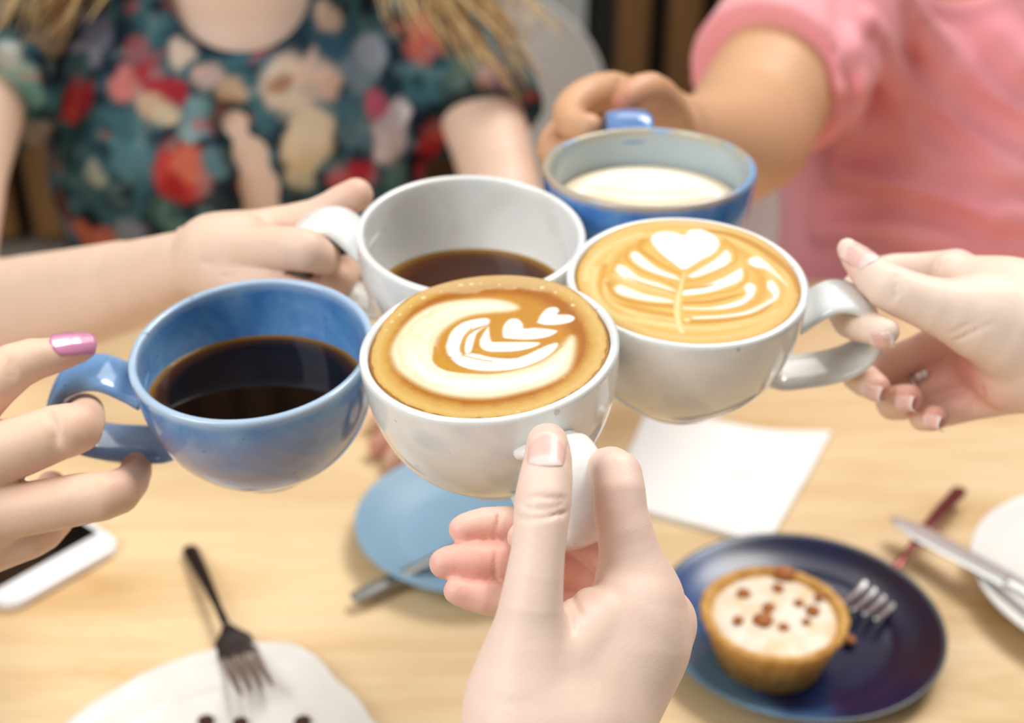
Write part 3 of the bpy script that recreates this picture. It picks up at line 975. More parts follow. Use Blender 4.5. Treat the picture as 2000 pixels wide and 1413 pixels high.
def box(name, lo, hi, mat, parent=None, bevel=0.0, seg=2):
    bm = bmesh.new()
    bmesh.ops.create_cube(bm, size=1.0)
    lo = Vector(lo); hi = Vector(hi); s = hi - lo; c = (hi + lo) / 2
    for v in bm.verts: v.co = Vector((v.co.x * s.x + c.x, v.co.y * s.y + c.y, v.co.z * s.z + c.z))
    if bevel: bmesh.ops.bevel(bm, geom=bm.edges[:], offset=bevel, segments=seg, affect='EDGES', profile=0.5)
    me = bpy.data.meshes.new(name); bm.to_mesh(me); bm.free()
    me.materials.append(mat)
    o = bpy.data.objects.new(name, me); COL.objects.link(o)
    if parent: o.parent = parent
    return o

fl = box('floor', (-3, -1.5, -0.1), (3, 3.2, 0.0), FLOOR); fl['kind'] = 'structure'
wl = box('wall_back', (-3, 2.9, 0.0), (3, 3.0, 2.8), WALL); wl['kind'] = 'structure'
slat0 = None
for i in list(range(26)) + list(range(-30, -6)):
    if slat0 is None:
        s_ = box('slat', (-0.034, 2.84, 0.02), (0.034, 2.898, 2.75), SLAT, wl, 0.004, 1); slat0 = s_
    else:
        s_ = slat0.copy(); COL.objects.link(s_); s_.parent = wl
    s_.location = (.247 + i * 0.105, 0, 0)

m = MB('pale_wall', 0.8); m.base(m.ramp(m.noise(4, 3), [(.3, s2l((176, 178, 172))), (.7, s2l((190, 190, 184)))]))
wp_ = box('wall_panel', (-.45, 2.86, 0.0), (0.15, 2.90, 2.78), m.m, wl)
# ---- table
def wood():
    m = MB('ash_tabletop', 0.42, 0.4)
    co = m.coord()
    w = m.noise(1.0, 6, 0.62, vec=co, dist=1.0, stretch=(2.2, 16, 8))
    fine = m.noise(1.0, 5, 0.7, vec=co, dist=0.3, stretch=(9, 160, 40))
    c = m.ramp(w, [(0.28, s2l((200, 164, 114))), (0.42, s2l((222, 191, 145))), (0.56, s2l((232, 206, 164))), (0.74, s2l((214, 181, 133)))])
    knot = m.noise(1.0, 3, 0.5, vec=co, dist=2.0, stretch=(3.0, 11, 5))
    c = m.mix(m.val(knot, [(0.60, 0), (0.72, 0.5)]), c, s2l((188, 146, 92)))
    c = m.mix(m.val(fine, [(0.4, 0.0), (0.75, 0.30)]), c, s2l((196, 158, 104)))
    m.base(c)
    m.bump(fine, 0.12, 0.0006)
    return m.m
WOOD = wood()
table = thing('dining_table', 'pale ash wood table under the raised cups, set with plates and forks', 'table', (0, 0.62, 0))
top = box('tabletop', (-0.60, -0.42, TABLE_Z - 0.035), (0.60, 0.575, TABLE_Z), WOOD, table, 0.006, 3)
for sx in (-1, 1):
    for sy in (-0.36, 0.50):
        box('leg', (sx * 0.53 - 0.03, sy - 0.03, 0), (sx * 0.53 + 0.03, sy + 0.03, TABLE_Z - 0.034), WOOD, table, 0.004, 1)
box('apron', (-0.53, -0.36, TABLE_Z - 0.10), (0.53, -0.34, TABLE_Z - 0.034), WOOD, table)
box('apron', (-0.53, 0.49, TABLE_Z - 0.10), (0.53, 0.51, TABLE_Z - 0.034), WOOD, table)

# ---- crockery on the table
def plate_mesh(name, R, h, mat, parent, outline=None, seg=128, lip=0.010, paint=None, thick=0.004, well=0.62):
    prof = [(0, 0.0012), (R * .50, 0.0012), (R * .52, 0.0), (R * .56, 0.0), (R * .60, 0.003), (R * .85, h * .45), (R * .97, h * .85), (R * 1.0, h * .97), (R * 1.0, h), (R * .985, h * 1.02), (R * .965, h * .98),
            (R * .84, h * .62 + .001), (R * .70, thick + .0035), (R * well, thick + .0012), (R * .4, thick), (0, thick)]
    prof = prof[:5] + [tuple(q) for q in catmull(np.array(prof[4:8]), 9)[1:]] + prof[8:10] + [tuple(q) for q in catmull(np.array(prof[10:15]), 18)] + [prof[-1]]
    V, Fc = lathe(prof, seg)
    V = np.array(V)
    if outline is not None:
        a = np.arctan2(V[:, 1], V[:, 0]); V[:, :2] *= outline(a)[:, None]
    return mesh_obj(name, V, Fc, mat, parent, colors=None if paint is None else paint(V))

MATTE_BLUE = plain('matte_blue_glaze', (128, 162, 186), 0.45, 0.4, 0.05, 20)
m = MB('pale_stoneware', 0.3, 0.5); m.base(m.ramp(m.noise(30, 4), [(0.3, s2l((216, 213, 206))), (0.7, s2l((228, 226, 220)))])); STONE = m.m
m = MB('white_porcelain', 0.2, 0.5); m.base(m.ramp(m.noise(12, 2), [(0.3, s2l((238, 237, 232))), (0.7, s2l((244, 243, 239)))])); PORC = m.m
m = MB('plate_edge', 0.35); NAVY = paint_mat('navy_glaze', 0.24, 0.45, (120, 0.05, 0.0005), 0.0)

p = on_table(930, 1052)
blue_pl = plate_mesh('saucer', 0.083, 0.019, MATTE_BLUE, None, lip=.01)
blue_pl.location = p; tag(blue_pl, 'round matte light-blue saucer below the front white cup', 'saucer')

def sq(a):          # softly squared plate
    n = 5.0
    a = a + math.radians(-4)
    return 1.0 / (np.abs(np.cos(a)) ** n + np.abs(np.sin(a)) ** n) ** (1 / n) * 0.93
rim_px = [(605, 1280), (572, 1264), (500, 1262), (420, 1276), (330, 1303), (230, 1352), (135, 1415), (75, 1500), (80, 1600), (190, 1700), (430, 1750), (680, 1710), (790, 1610), (795, 1510), (725, 1413), (655, 1335)]
p = on_table(440, 1490)
rw = np.array([on_table(u, v, .010) - p for u, v in rim_px])
ra_ = np.arctan2(rw[:, 1], rw[:, 0]); rr_ = np.hypot(rw[:, 0], rw[:, 1]); od = np.argsort(ra_)
ra_, rr_ = ra_[od], rr_[od]
ra3 = np.concatenate([ra_ - 2 * math.pi, ra_, ra_ + 2 * math.pi]); rr3 = np.tile(rr_, 3)
ga = np.linspace(-math.pi, math.pi, 721)
gr_ = np.interp(ga, ra3, rr3); ker = np.ones(13) / 13; gr_ = np.convolve(np.concatenate([gr_[-7:-1], gr_, gr_[1:7]]), ker, 'valid')
st = plate_mesh('dessert_plate', 0.108, 0.013, STONE, None, outline=lambda a: np.interp(a, ga, gr_) / 0.108, seg=160)
st.location = p; tag(st, 'pale grey plate cut off by the bottom edge, a dark fork on it', 'plate')

def navy_paint(V):
    P3 = V.copy(); n = fbm(P3, 26, 2, 3) - .5
    c = np.tile(np.array(s2l((20, 22, 60))), (len(V), 1))
    k = np.clip((-V[:, 0] * .9 - V[:, 1] * .15 - 0.010 + n * .05) / 0.030, 0, 1)[:, None]
    c = c * (1 - k) + np.array(s2l((44, 76, 132))) * k
    k = np.clip((-V[:, 0] * .75 - V[:, 1] * .45 - 0.040 + n * .05) / 0.022, 0, 1)[:, None]
    c = c * (1 - k) + np.array(s2l((98, 142, 176))) * k
    k = np.clip((V[:, 0] - 0.045 + n * .06) / 0.03, 0, 1)[:, None] * .7
    c = c * (1 - k) + np.array(s2l((38, 20, 32))) * k
    rr = np.hypot(V[:, 0], V[:, 1])
    k = np.clip((rr - 0.0868) / 0.002, 0, 1)[:, None] * .8
    c = c * (1 - k) + np.array(s2l((92, 104, 100))) * k
    return c
p = on_table(1556, 1251)
nv = plate_mesh('dessert_plate', 0.0895, 0.017, NAVY, None, paint=navy_paint)
nv.location = p; tag(nv, 'dark navy and blue glazed plate carrying the small tart', 'plate')

p = on_table(2190, 1168)
wp = plate_mesh('dessert_plate', 0.098, 0.018, PORC, None)
wp.location = p; tag(wp, 'plain white plate cut off by the right edge of the photo', 'plate')

# ---- napkin: folded paper, corners from the photo, slightly wavy
q = [on_table(1212, 905), on_table(1396, 806), on_table(1622, 858), on_table(1508, 1068), on_table(1288, 1030)]
def napkin():
    A, B, C_, D = on_table(1225, 862), on_table(1622, 855), on_table(1500, 1075), on_table(1190, 985)
    A = on_table(1258, 815)
    n = 40; V = []; Fc = []
    for lay in range(2):
        for i in range(n + 1):
            for j in range(n + 1):
                s, t = i / n, j / n
                x = (A * (1 - s) + B * s) * (1 - t) + (D * (1 - s) + C_ * s) * t
                w = 0.0015 + 0.0012 * math.sin(5 * s + 1) * math.sin(4 * t) + 0.0022 * max(0, s - .8) * 5 * t + (0.0016 if lay == 0 else 0)
                wob = 0.004 * math.sin(s * 7) * (1 if t < .5 else -.6)
                V.append((x[0] + wob * .4, x[1] + wob * (1 - t), TABLE_Z + (0.0002 if lay else 0.0026 + w * .5)))
    m_ = (n + 1) ** 2
    for i in range(n):
        for j in range(n):
            a = i * (n + 1) + j
            Fc.append((a, a + 1, a + n + 2, a + n + 1)); Fc.append((m_ + a, m_ + a + n + 1, m_ + a + n + 2, m_ + a + 1))
    for i in range(n):
        for e in ((i * (n + 1), (i + 1) * (n + 1)), (i * (n + 1) + n, (i + 1) * (n + 1) + n), (i, i + 1), (n * (n + 1) + i, n * (n + 1) + i + 1)):
            Fc.append((e[0], e[1], m_ + e[1], m_ + e[0]))
    o = mesh_obj('napkin', V, Fc, plain('paper', (250, 249, 246), 0.8, 0.2, 0.01, 60))
    tag(o, 'white paper napkin lying flat under the right-hand cup', 'napkin')
napkin()

# ---- phone
ph_c1 = on_table(243, 1078); ph_c2 = on_table(22, 1205)
ex = unit(ph_c1 - ph_c2); ey = unit(np.cross([0, 0, 1], ex)); Lx = np.linalg.norm(ph_c1 - ph_c2)
W_, H_ = Lx * 1.02, Lx * 2.0
o0 = (ph_c1 + ph_c2) / 2 + ey * H_ / 2
Mph = Matrix(((ex[0], ey[0], 0, o0[0]), (ex[1], ey[1], 0, o0[1]), (0, 0, 1, TABLE_Z), (0, 0, 0, 1)))
phone = thing('smartphone', 'white-framed phone with a black screen under the hand with pink nails', 'phone', matrix=Mph)
def rrect(w, h, r, z, n=8):
    out = []
    for cx, cy, a0 in ((w / 2 - r, h / 2 - r, 0), (-w / 2 + r, h / 2 - r, 90), (-w / 2 + r, -h / 2 + r, 180), (w / 2 - r, -h / 2 + r, 270)):
        for i in range(n + 1):
            a = math.radians(a0 + 90 * i / n); out.append((cx + r * math.cos(a), cy + r * math.sin(a), z))
    return out
def slab(name, levels, mat, parent):
    V, Fc = [], []; n = len(levels[0])
    for l in levels: V += l
    for k in range(len(levels) - 1):
        for i in range(n):
            j = (i + 1) % n
            Fc.append((k * n + i, k * n + j, (k + 1) * n + j, (k + 1) * n + i))
    Fc.append(tuple(range(n - 1, -1, -1))); Fc.append(tuple((len(levels) - 1) * n + i for i in range(n)))
    return mesh_obj(name, V, Fc, mat, parent, smooth=False)
WP = plain('phone_white', (240, 241, 243), 0.2, 0.5, 0.01, 5)
slab('body', [rrect(W_ - .003, H_ - .003, .0115, 0.0), rrect(W_, H_, .013, .0015), rrect(W_, H_, .013, .0062), rrect(W_ - .0012, H_ - .0012, .0125, .0072), rrect(W_ - .003, H_ - .003, .0115, .0076)], WP, phone)
sc_ = slab('screen', [rrect(W_ - .010, H_ - .044, .001, .0070), rrect(W_ - .010, H_ - .044, .001, .0079)], plain('screen_black', (10, 11, 10), 0.08, 0.5, 0.0, 5), phone)
hb = slab('home_button', [[(0.0052 * math.cos(a * math.pi / 12), -H_ / 2 + .011 + 0.0052 * math.sin(a * math.pi / 12), z) for a in range(24)] for z in (.0070, .0078)], WP, phone)

# ---- forks, knives
def fork(name, label, tip, tail, head_len, width, mat, dz_tip, dz_tail, mat_t=None, group=None, roll=0.0, hump=0.012, tine_share=0.62, hs=1.0, tine_mat=None):
    """lies from tail (end of the handle) to tip (ends of the tines)"""
    tip = np.asarray(tip, float); tail = np.asarray(tail, float)
    tip = tip + [0, 0, dz_tip]; tail = tail + [0, 0, dz_tail]
    root = thing(name, label, 'fork', tuple((tip + tail) / 2), group=group)
    off = (tip + tail) / 2
    L = np.linalg.norm(tip - tail); d = (tip - tail) / L
    side = unit(np.cross(d, [0, 0, 1])); up = np.cross(side, d)
    side = unit(side * math.cos(roll) + up * math.sin(roll)); up = np.cross(side, d)
    def at_(t, s=0.0, hh=0.0):
        z = hump * (math.sin(math.pi * min(1, t / 0.62)) ** 2 * 0.25 if t < .62 else 0) + (hump * math.sin(math.pi * (t - 0.62) / 0.38) * -0.55 if t > .62 else 0)
        return tail + d * L * t + side * s + up * (z + hh) - off
    th = 1 - head_len / L
    ts = np.linspace(0, th, 26)
    path = [at_(t) for t in ts]
    w = np.interp(ts / th, [0, .04, .3, .8, 1], [.0042, .0055, .0048, .0026, .0030]) * hs
    V, Fc = sweep(path, side, w, 0.0013 * hs, 16, 2.6)
    mesh_obj('handle', np.array(V), Fc, mat, root)
    tb = 1 - head_len * tine_share / L
    ts = np.linspace(th - .01, tb + .012, 14)
    k = np.linspace(0, 1, 14)
    w = np.interp(k, [0, .25, .5, 1], [.0028 * hs, .006, width / 2 * .93, width / 2])
    V, Fc = sweep([at_(t) for t in ts], side, w, 0.0010 * hs, 24, 3.2)
    mesh_obj('head', np.array(V), Fc, mat_t or mat, root)
    for i in range(4):
        s = (i - 1.5) * width / 4 * 1.03
        ts = np.linspace(tb, 1, 14); k = np.linspace(0, 1, 14)
        V, Fc = sweep([at_(t, s * (1 - 0.04 * kk)) for t, kk in zip(ts, k)], side, np.interp(k, [0, .8, 1], [width * .088, width * .07, width * .03]), .0009, 10, 2.2)
        mesh_obj('tine', np.array(V), Fc, tine_mat or mat_t or mat, root)
    return root
fork('fork', 'dark steel fork resting on the pale grey plate', on_table(506, 1362, .016), on_table(370, 1078), 0.072, 0.025, DARKSTEEL, .004, .004, hump=.008, tine_share=.66, tine_mat=plain('lit_tine_steel', (176, 160, 150), .35, .5, .05, 30, Metallic=.9))  # tines lighter than the head: bright reflection painted into their steel
fork('fork', 'steel fork with dark handle, a red reflection painted on it, resting on the navy plate', on_table(1672, 1212, .010), on_table(1872, 982), 0.056, 0.031, DARKSTEEL, .006, .012, mat_t=None, hump=.012, tine_share=.78, tine_mat=STEEL)  # pale tines: the reflected bright sky is put into their colour
RED_REFLECT = plain('red_reflect_steel', (120, 62, 62), 0.3, 0.5, 0.1, 30, Metallic=0.8)  # red reflection on the dark handle, painted as its metal colour
for ch in bpy.data.objects:
    if ch.name.startswith('handle') and ch.parent and ch.parent.get('label', '').startswith('steel fork with'):
        ch.data.materials[0] = RED_REFLECT; ch['label'] = 'reddish dark handle'

def knife(label, a, b, wa, wb, mat, cat='knife', name='table_knife', blade_up=0.55):
    a = np.asarray(a, float); b = np.asarray(b, float)
    off = (a + b) / 2
    root = thing(name, label, cat, tuple(off))
    d = unit(b - a); side = unit(np.cross(d, [0, 0, 1]))
    L = np.linalg.norm(b - a)
    t = np.linspace(0, blade_up, 24)
    w = np.interp(t / blade_up, [0, .08, .25, 1], [wa * .15, wa * .7, wa, wa * .9])
    V, Fc = sweep([a + d * L * x - off for x in t], side, w, .0008, 16, 2.2)
    mesh_obj('blade', V, Fc, mat, root)
    t = np.linspace(blade_up - .02, 1, 24)
    w = np.interp((t - blade_up) / (1 - blade_up), [0, .15, .8, 1], [wb * .75, wb * .8, wb, wb * .85])
    V, Fc = sweep([a + d * L * x - off for x in t], side, w, .0026, 16, 2.4)
    mesh_obj('handle', V, Fc, mat, root)
PALESTEEL = plain('pale_steel', (214, 214, 214), 0.3, 0.5, 0.03, 30, Metallic=0.75)
knife('pale silver knife crossing the edge of the white plate', on_table(1742, 1012, .016), on_table(2140, 1226, .026), .0095, .0095, PALESTEEL, blade_up=.62)
a_ = on_table(690, 1180, .004); b_ = on_table(960, 1040, .020)
knife('steel knife laid on the light-blue saucer, its handle end over the table', b_, a_ + [0, 0, .004], .006, .0058, plain('shaded_steel', (150, 150, 148), .4, .5, .05, 30, Metallic=.8), blade_up=.45)  # darker than the other knife: shade put into the steel colour

# ---- tart
tc = on_table(1502, 1285, .0052)
tart = thing('tart', 'small round tart with a white creamy top on the navy plate', 'tart', tc)
CR1 = MB('pastry', 0.7, 0.2); CR1.base(CR1.ramp(CR1.noise(90, 4), [(0.3, s2l((186, 132, 66))), (0.55, s2l((214, 164, 92))), (0.8, s2l((228, 182, 112)))])); CR1.bump(CR1.noise(300, 4), .5, .001)
R_ = .0445; Hh = .036
prof = [(0, 0), (R_ * .70, 0), (R_ * .74, .001), (R_ * .95, Hh * .86), (R_ * 1.0, Hh * .94), (R_ * .99, Hh), (R_ * .93, Hh * 1.03), (R_ * .87, Hh * .98), (R_ * .83, Hh * .86), (R_ * .8, Hh * .80), (0, Hh * .80)]
V, Fc = lathe(prof, 120, lambda a, z: 1 + .010 * math.sin(26 * a) * (1 if z > .003 else 0) + .006 * math.sin(5 * a + 1))
mesh_obj('pastry_shell', V, Fc, CR1.m, tart)
V, Fc = lathe([(0, Hh * .99)] + [(R_ * .85 * k, Hh * (.99 - .10 * k ** 4)) for k in (.2, .4, .6, .8, .9, .97, 1.0)] + [(R_ * .8, Hh * .78)], 90)
V = np.array(V); V[:, 2] += (fbm(V, 120, 5) - .5) * .004
CRM = MB('cream_filling', 0.5); CRM.base(CRM.ramp(CRM.noise(70, 4), [(0.35, s2l((236, 210, 170))), (0.55, s2l((246, 236, 218)))])); CRM.m
mesh_obj('filling', V, Fc, CRM.m, tart)
NUT = plain('toasted_nut', (178, 112, 58), 0.5, 0.3, 0.15, 200)
rng = random.Random(3)
def pebble(name, r, mat, parent, loc, seed, squash=.6):
    bm = bmesh.new(); bmesh.ops.create_icosphere(bm, subdivisions=2, radius=r)
    V = np.array([v.co[:] for v in bm.verts]); k = 1 + (vnoise(V + seed, 160, 1) - .5) * .5
    for v, s in zip(bm.verts, k): v.co = Vector((v.co.x * s, v.co.y * s, v.co.z * s * squash))
    me = bpy.data.meshes.new(name); bm.to_mesh(me); bm.free(); me.materials.append(mat)
    me.polygons.foreach_set('use_smooth', [True] * len(me.polygons))
    o = bpy.data.objects.new(name, me); COL.objects.link(o); o.location = loc
    if parent: o.parent = parent
    return o
for i, (u, v, r) in enumerate(((1453, 1160, .0042), (1520, 1150, .0040), (1533, 1122, .0060), (1441, 1212, .0040), (1492, 1212, .0065), (1502, 1188, .0045), (1588, 1195, .0045), (1600, 1165, .0035), (1560, 1180, .0035), (1530, 1225, .0035), (1575, 1215, .003))):
    q_ = on_table(u, v, .0052 + Hh) - tc
    pebble('nut_piece', r, NUT, tart, (q_[0], q_[1], Hh * 1.0), i * .37)
q_ = on_table(1659, 1251, .0075)
cb = pebble('crumb', .0042, NUT, None, q_, 9.1); tag(cb, 'single tan crumb beside the tart on the navy plate', 'crumb')
for i, (u, v, lb) in enumerate(((402, 1408, 'dark crumb at the bottom edge, left of the fork tines'), (470, 1411, 'dark crumb at the bottom edge, below the fork tines'), (590, 1411, 'dark crumb at the bottom edge, right of the fork tines'))):
    q_ = on_table(u, v, .007)
    cb = pebble('crumb', .0048, plain('dark_crumb', (70, 44, 34), .7, .2, .1, 100), None, q_, i + .5); tag(cb, lb, 'crumb', 'crumbs on the pale grey plate')
# ---------------------------------------------------------------- hands
NAIL_PINK = plain('pink_polish', (216, 140, 176), 0.16, 0.5, 0.02, 20, Coat_Weight=0.5)
NAIL_RED = plain('red_polish', (196, 44, 78), 0.2, 0.5, 0.02, 20)
def natural_nail():
    m = MB('bare_nail', 0.3, 0.4)
    u = m.attr('along'); v = m.attr('across')
    v2 = m.math('MULTIPLY', v, v)
    lun = m.math('ADD', u, m.math('MULTIPLY', v2, 0.22))
    c = m.ramp(lun, [(0.0, s2l((236, 214, 206))), (0.27, s2l((236, 207, 198))), (0.36, s2l((231, 188, 178))), (0.84, s2l((231, 184, 172))), (0.98, s2l((238, 206, 192)))])
    tipw = m.math('ADD', u, m.math('MULTIPLY', v2, -0.06))
    c = m.mix(m.val(tipw, [(0.93, 0), (0.965, 1)]), c, s2l((240, 222, 208)))
    m.base(c)
    m.b.inputs['Coat Weight'].default_value = 0.08
    return m.m
NAIL_BARE = natural_nail()

def finish(body, name, h, mat, parent, spots, lo=None, hi=None):
    V, Q = surfnet(body, h, lo=lo, hi=hi)
    red = glow_attr(V, spots)
    return mesh_obj(name, V, Q, mat, parent, attrs={'red': red})

def settle(root):
    bpy.context.view_layer.update()
    inv = root.matrix_world.inverted()
    for ch in root.children: ch.matrix_parent_inverse = inv

# ---- the hand nearest the camera: thumb up on the handle, three fingers spread behind
def hand_front():
    b = Blob(kp=0.014, kff=0.002)
    b.mass([(1095, 1345, .464, 96), (1088, 1420, .458, 100), (1090, 1560, .452, 98)])
    b.mass([(1022, 1300, .457, 64), (1008, 1380, .455, 72), (1003, 1450, .452, 80)])
    b.mass([(1105, 1290, .470, 78), (1215, 1195, .478, 74)])
    b.mass([(1160, 1400, .470, 95), (1240, 1250, .482, 74), (1260, 1165, .483, 50)])
    b.mass([(1150, 1420, .476, 95), (1275, 1225, .500, 70)])
    b.mass([(1130, 1450, .486, 90), (1255, 1270, .515, 60)])
    b.mass([(1090, 1560, .452, 98), (1110, 1800, .432, 108), (1180, 2300, .40, 150), (1260, 2900, .39, 190)])
    b.chain([(1020, 1330, .453, 72), (1036, 1190, .452, 63), (1051, 1075, .4535, 53), (1061, 975, .458, 56), (1070, 900, .4655, 47.5), (1069, 868, .470, 41.5)], 0.012)
    b.chain([(1100, 1265, .458, 48), (1160, 1205, .468, 36)], 0.012)
    b.chain([(1252, 1150, .484, 60), (1228, 1070, .482, 58), (1212, 1000, .482, 53), (1206, 929, .486, 49), (1175, 921, .506, 44), (1120, 945, .530, 37), (1070, 1000, .512, 33), (1018, 1050, .489, 28)], 0.010)
    b.chain([(1300, 1212, .498, 52), (1215, 1105, .520, 42), (1125, 1045, .5235, 38), (985, 1025, .510, 36), (925, 1029, .505, 32), (903, 1034, .5025, 27)], 0.008)
    b.chain([(1290, 1262, .515, 50), (1190, 1150, .532, 42), (1110, 1112, .5265, 40), (975, 1098, .503, 40), (895, 1099, .499, 37), (868, 1101, .497, 30)], 0.008)
    b.chain([(1250, 1295, .520, 46), (1160, 1210, .527, 40), (1080, 1180, .518, 37), (975, 1172, .498, 35), (915, 1162, .494, 30), (892, 1155, .4925, 26)], 0.008)
    cr = []
    cr += b.crease([(1003, 1008), (1030, 1014), (1070, 1010), (1112, 998)], .00055)
    cr += b.crease([(1018, 985), (1040, 994), (1075, 993), (1105, 982)], .00036)
    cr += b.crease([(1022, 978), (1050, 970), (1080, 974), (1108, 972)], .00032)
    cr += b.crease([(1112, 1148), (1118, 1166), (1126, 1186), (1138, 1204)], .0010)
    cr += b.crease([(1115, 1190), (1116, 1215), (1118, 1240)], .0008)
    cr.append((seg_prim(P(1145, 1046, .494), P(1168, 1038, .468), .0013, .0007), .0035))
    cr.append((seg_prim(P(1136, 1142, .494), P(1172, 1131, .464), .0016, .0008), .0040))
    for x, y0, y1 in ((972, 1000, 1062), (967, 1075, 1132)):
        cr += b.crease([(x + 3, y0), (x, (y0 + y1) / 2), (x + 2, y1)], .00045)
    # faint tendons and knuckle hollows
    b.carve = cr
    root = thing('person', 'fair hand nearest the camera, bare thumbnail up on the white cup handle, three fingertips spread', 'person', P(1090, 1560, .452))
    sp = [(P(880, 1030, .50), .013, .28), (P(850, 1100, .493), .013, .32), (P(880, 1160, .488), .012, .25), (P(1172, 990, .47), .010, .35), (P(1150, 1050, .50), .018, .35), (P(1120, 1120, .51), .02, .45),
          (P(1176, 1132, .463), .006, .4), (P(1128, 1160, .455), .006, .4), (P(1012, 935, .450), .004, .5), (P(1069, 835, .462), .007, .4), (P(990, 1055, .48), .01, .4), (P(1330, 1200, .488), .02, .15), (P(960, 1065, .50), .010, .4), (P(940, 1135, .495), .010, .4)]
    finish(b, 'hand', 0.0009, SKIN_FAIR, root, sp)
    a0, a1 = P(1060, 960, .458), P(1071, 878, .4665)
    cen = b.hit_px(1069, 876)
    nail(b, unit(a1 - a0), cen, unit(CAM - cen), .0146, .0124, NAIL_BARE, root)
    settle(root)
    return b, root
bodyA, handA = hand_front()

# ---- left: hand with pink nails through the handle of the sky-blue cup
def hand_left():
    b = Blob(kp=0.014)
    b.mass([(-60, 960, .556, 78), (-160, 1010, .555, 100)])
    b.mass([(-40, 1045, .560, 62), (-160, 1090, .560, 90)])
    b.mass([(-160, 1010, .555, 100), (-300, 1060, .553, 105), (-480, 1130, .545, 100), (-700, 1240, .53, 110), (-1150, 1500, .49, 150)])
    b.chain([(-150, 900, .55, 70), (-60, 795, .548, 56), (28, 717, .553, 47), (95, 697, .560, 37), (150, 685, .566, 27), (166, 681, .568, 22)], 0.014)
    b.chain([(-60, 905, .548, 66), (40, 872, .549, 60), (110, 846, .551, 55), (150, 836, .553, 50), (168, 812, .574, 36), (160, 800, .598, 34), (120, 815, .612, 32)], 0.008)
    b.chain([(-60, 1010, .552, 62), (60, 993, .551, 53), (160, 975, .552, 51), (230, 962, .556, 44), (266, 922, .590, 30), (258, 885, .620, 29), (215, 875, .628, 28)], 0.008)
    b.chain([(-80, 1080, .566, 60), (20, 1058, .566, 48), (80, 1035, .568, 44), (120, 990, .592, 34), (100, 950, .606, 30)], 0.008)
    b.chain([(-110, 1110, .580, 50), (-40, 1085, .582, 36), (20, 1060, .585, 32), (50, 1010, .6, 28)], 0.006)
    cr = []
    cr += b.crease([(12, 690), (20, 715), (22, 745)], .0007)
    cr += b.crease([(20, 700), (30, 722), (33, 742)], .0005)
    cr += b.crease([(90, 800), (104, 835), (110, 870)], .0006, .003)
    b.carve = cr
    root = thing('person', 'warm-toned hand with pink polished thumbnail, fingers looped through the sky-blue cup handle', 'person', P(-300, 1060, .553))
    sp = [(P(150, 700, .56), .010, .4), (P(180, 830, .55), .012, .25), (P(245, 960, .55), .012, .25), (P(110, 890, .58), .02, .5), (P(220, 905, .59), .02, .6), (P(30, 990, .535), .02, .1), (P(20, 780, .56), .014, .45)]
    finish(b, 'hand', 0.0012, SKIN_WARM, root, sp)
    a0, a1 = P(95, 690, .560), P(185, 664, .5665)
    cen = P(142, 678, .5655)
    nr = unit(0.85 * unit(CAM - cen) + 0.42 * UP + .05 * RIGHT)
    h = b.hit(cen + nr * .012, -nr, .03)
    nail(b, unit(a1 - a0), h, nr, .0178, .0112, NAIL_PINK, root, ext=0.16)
    settle(root)
    return b, root
bodyB, handB = hand_left()

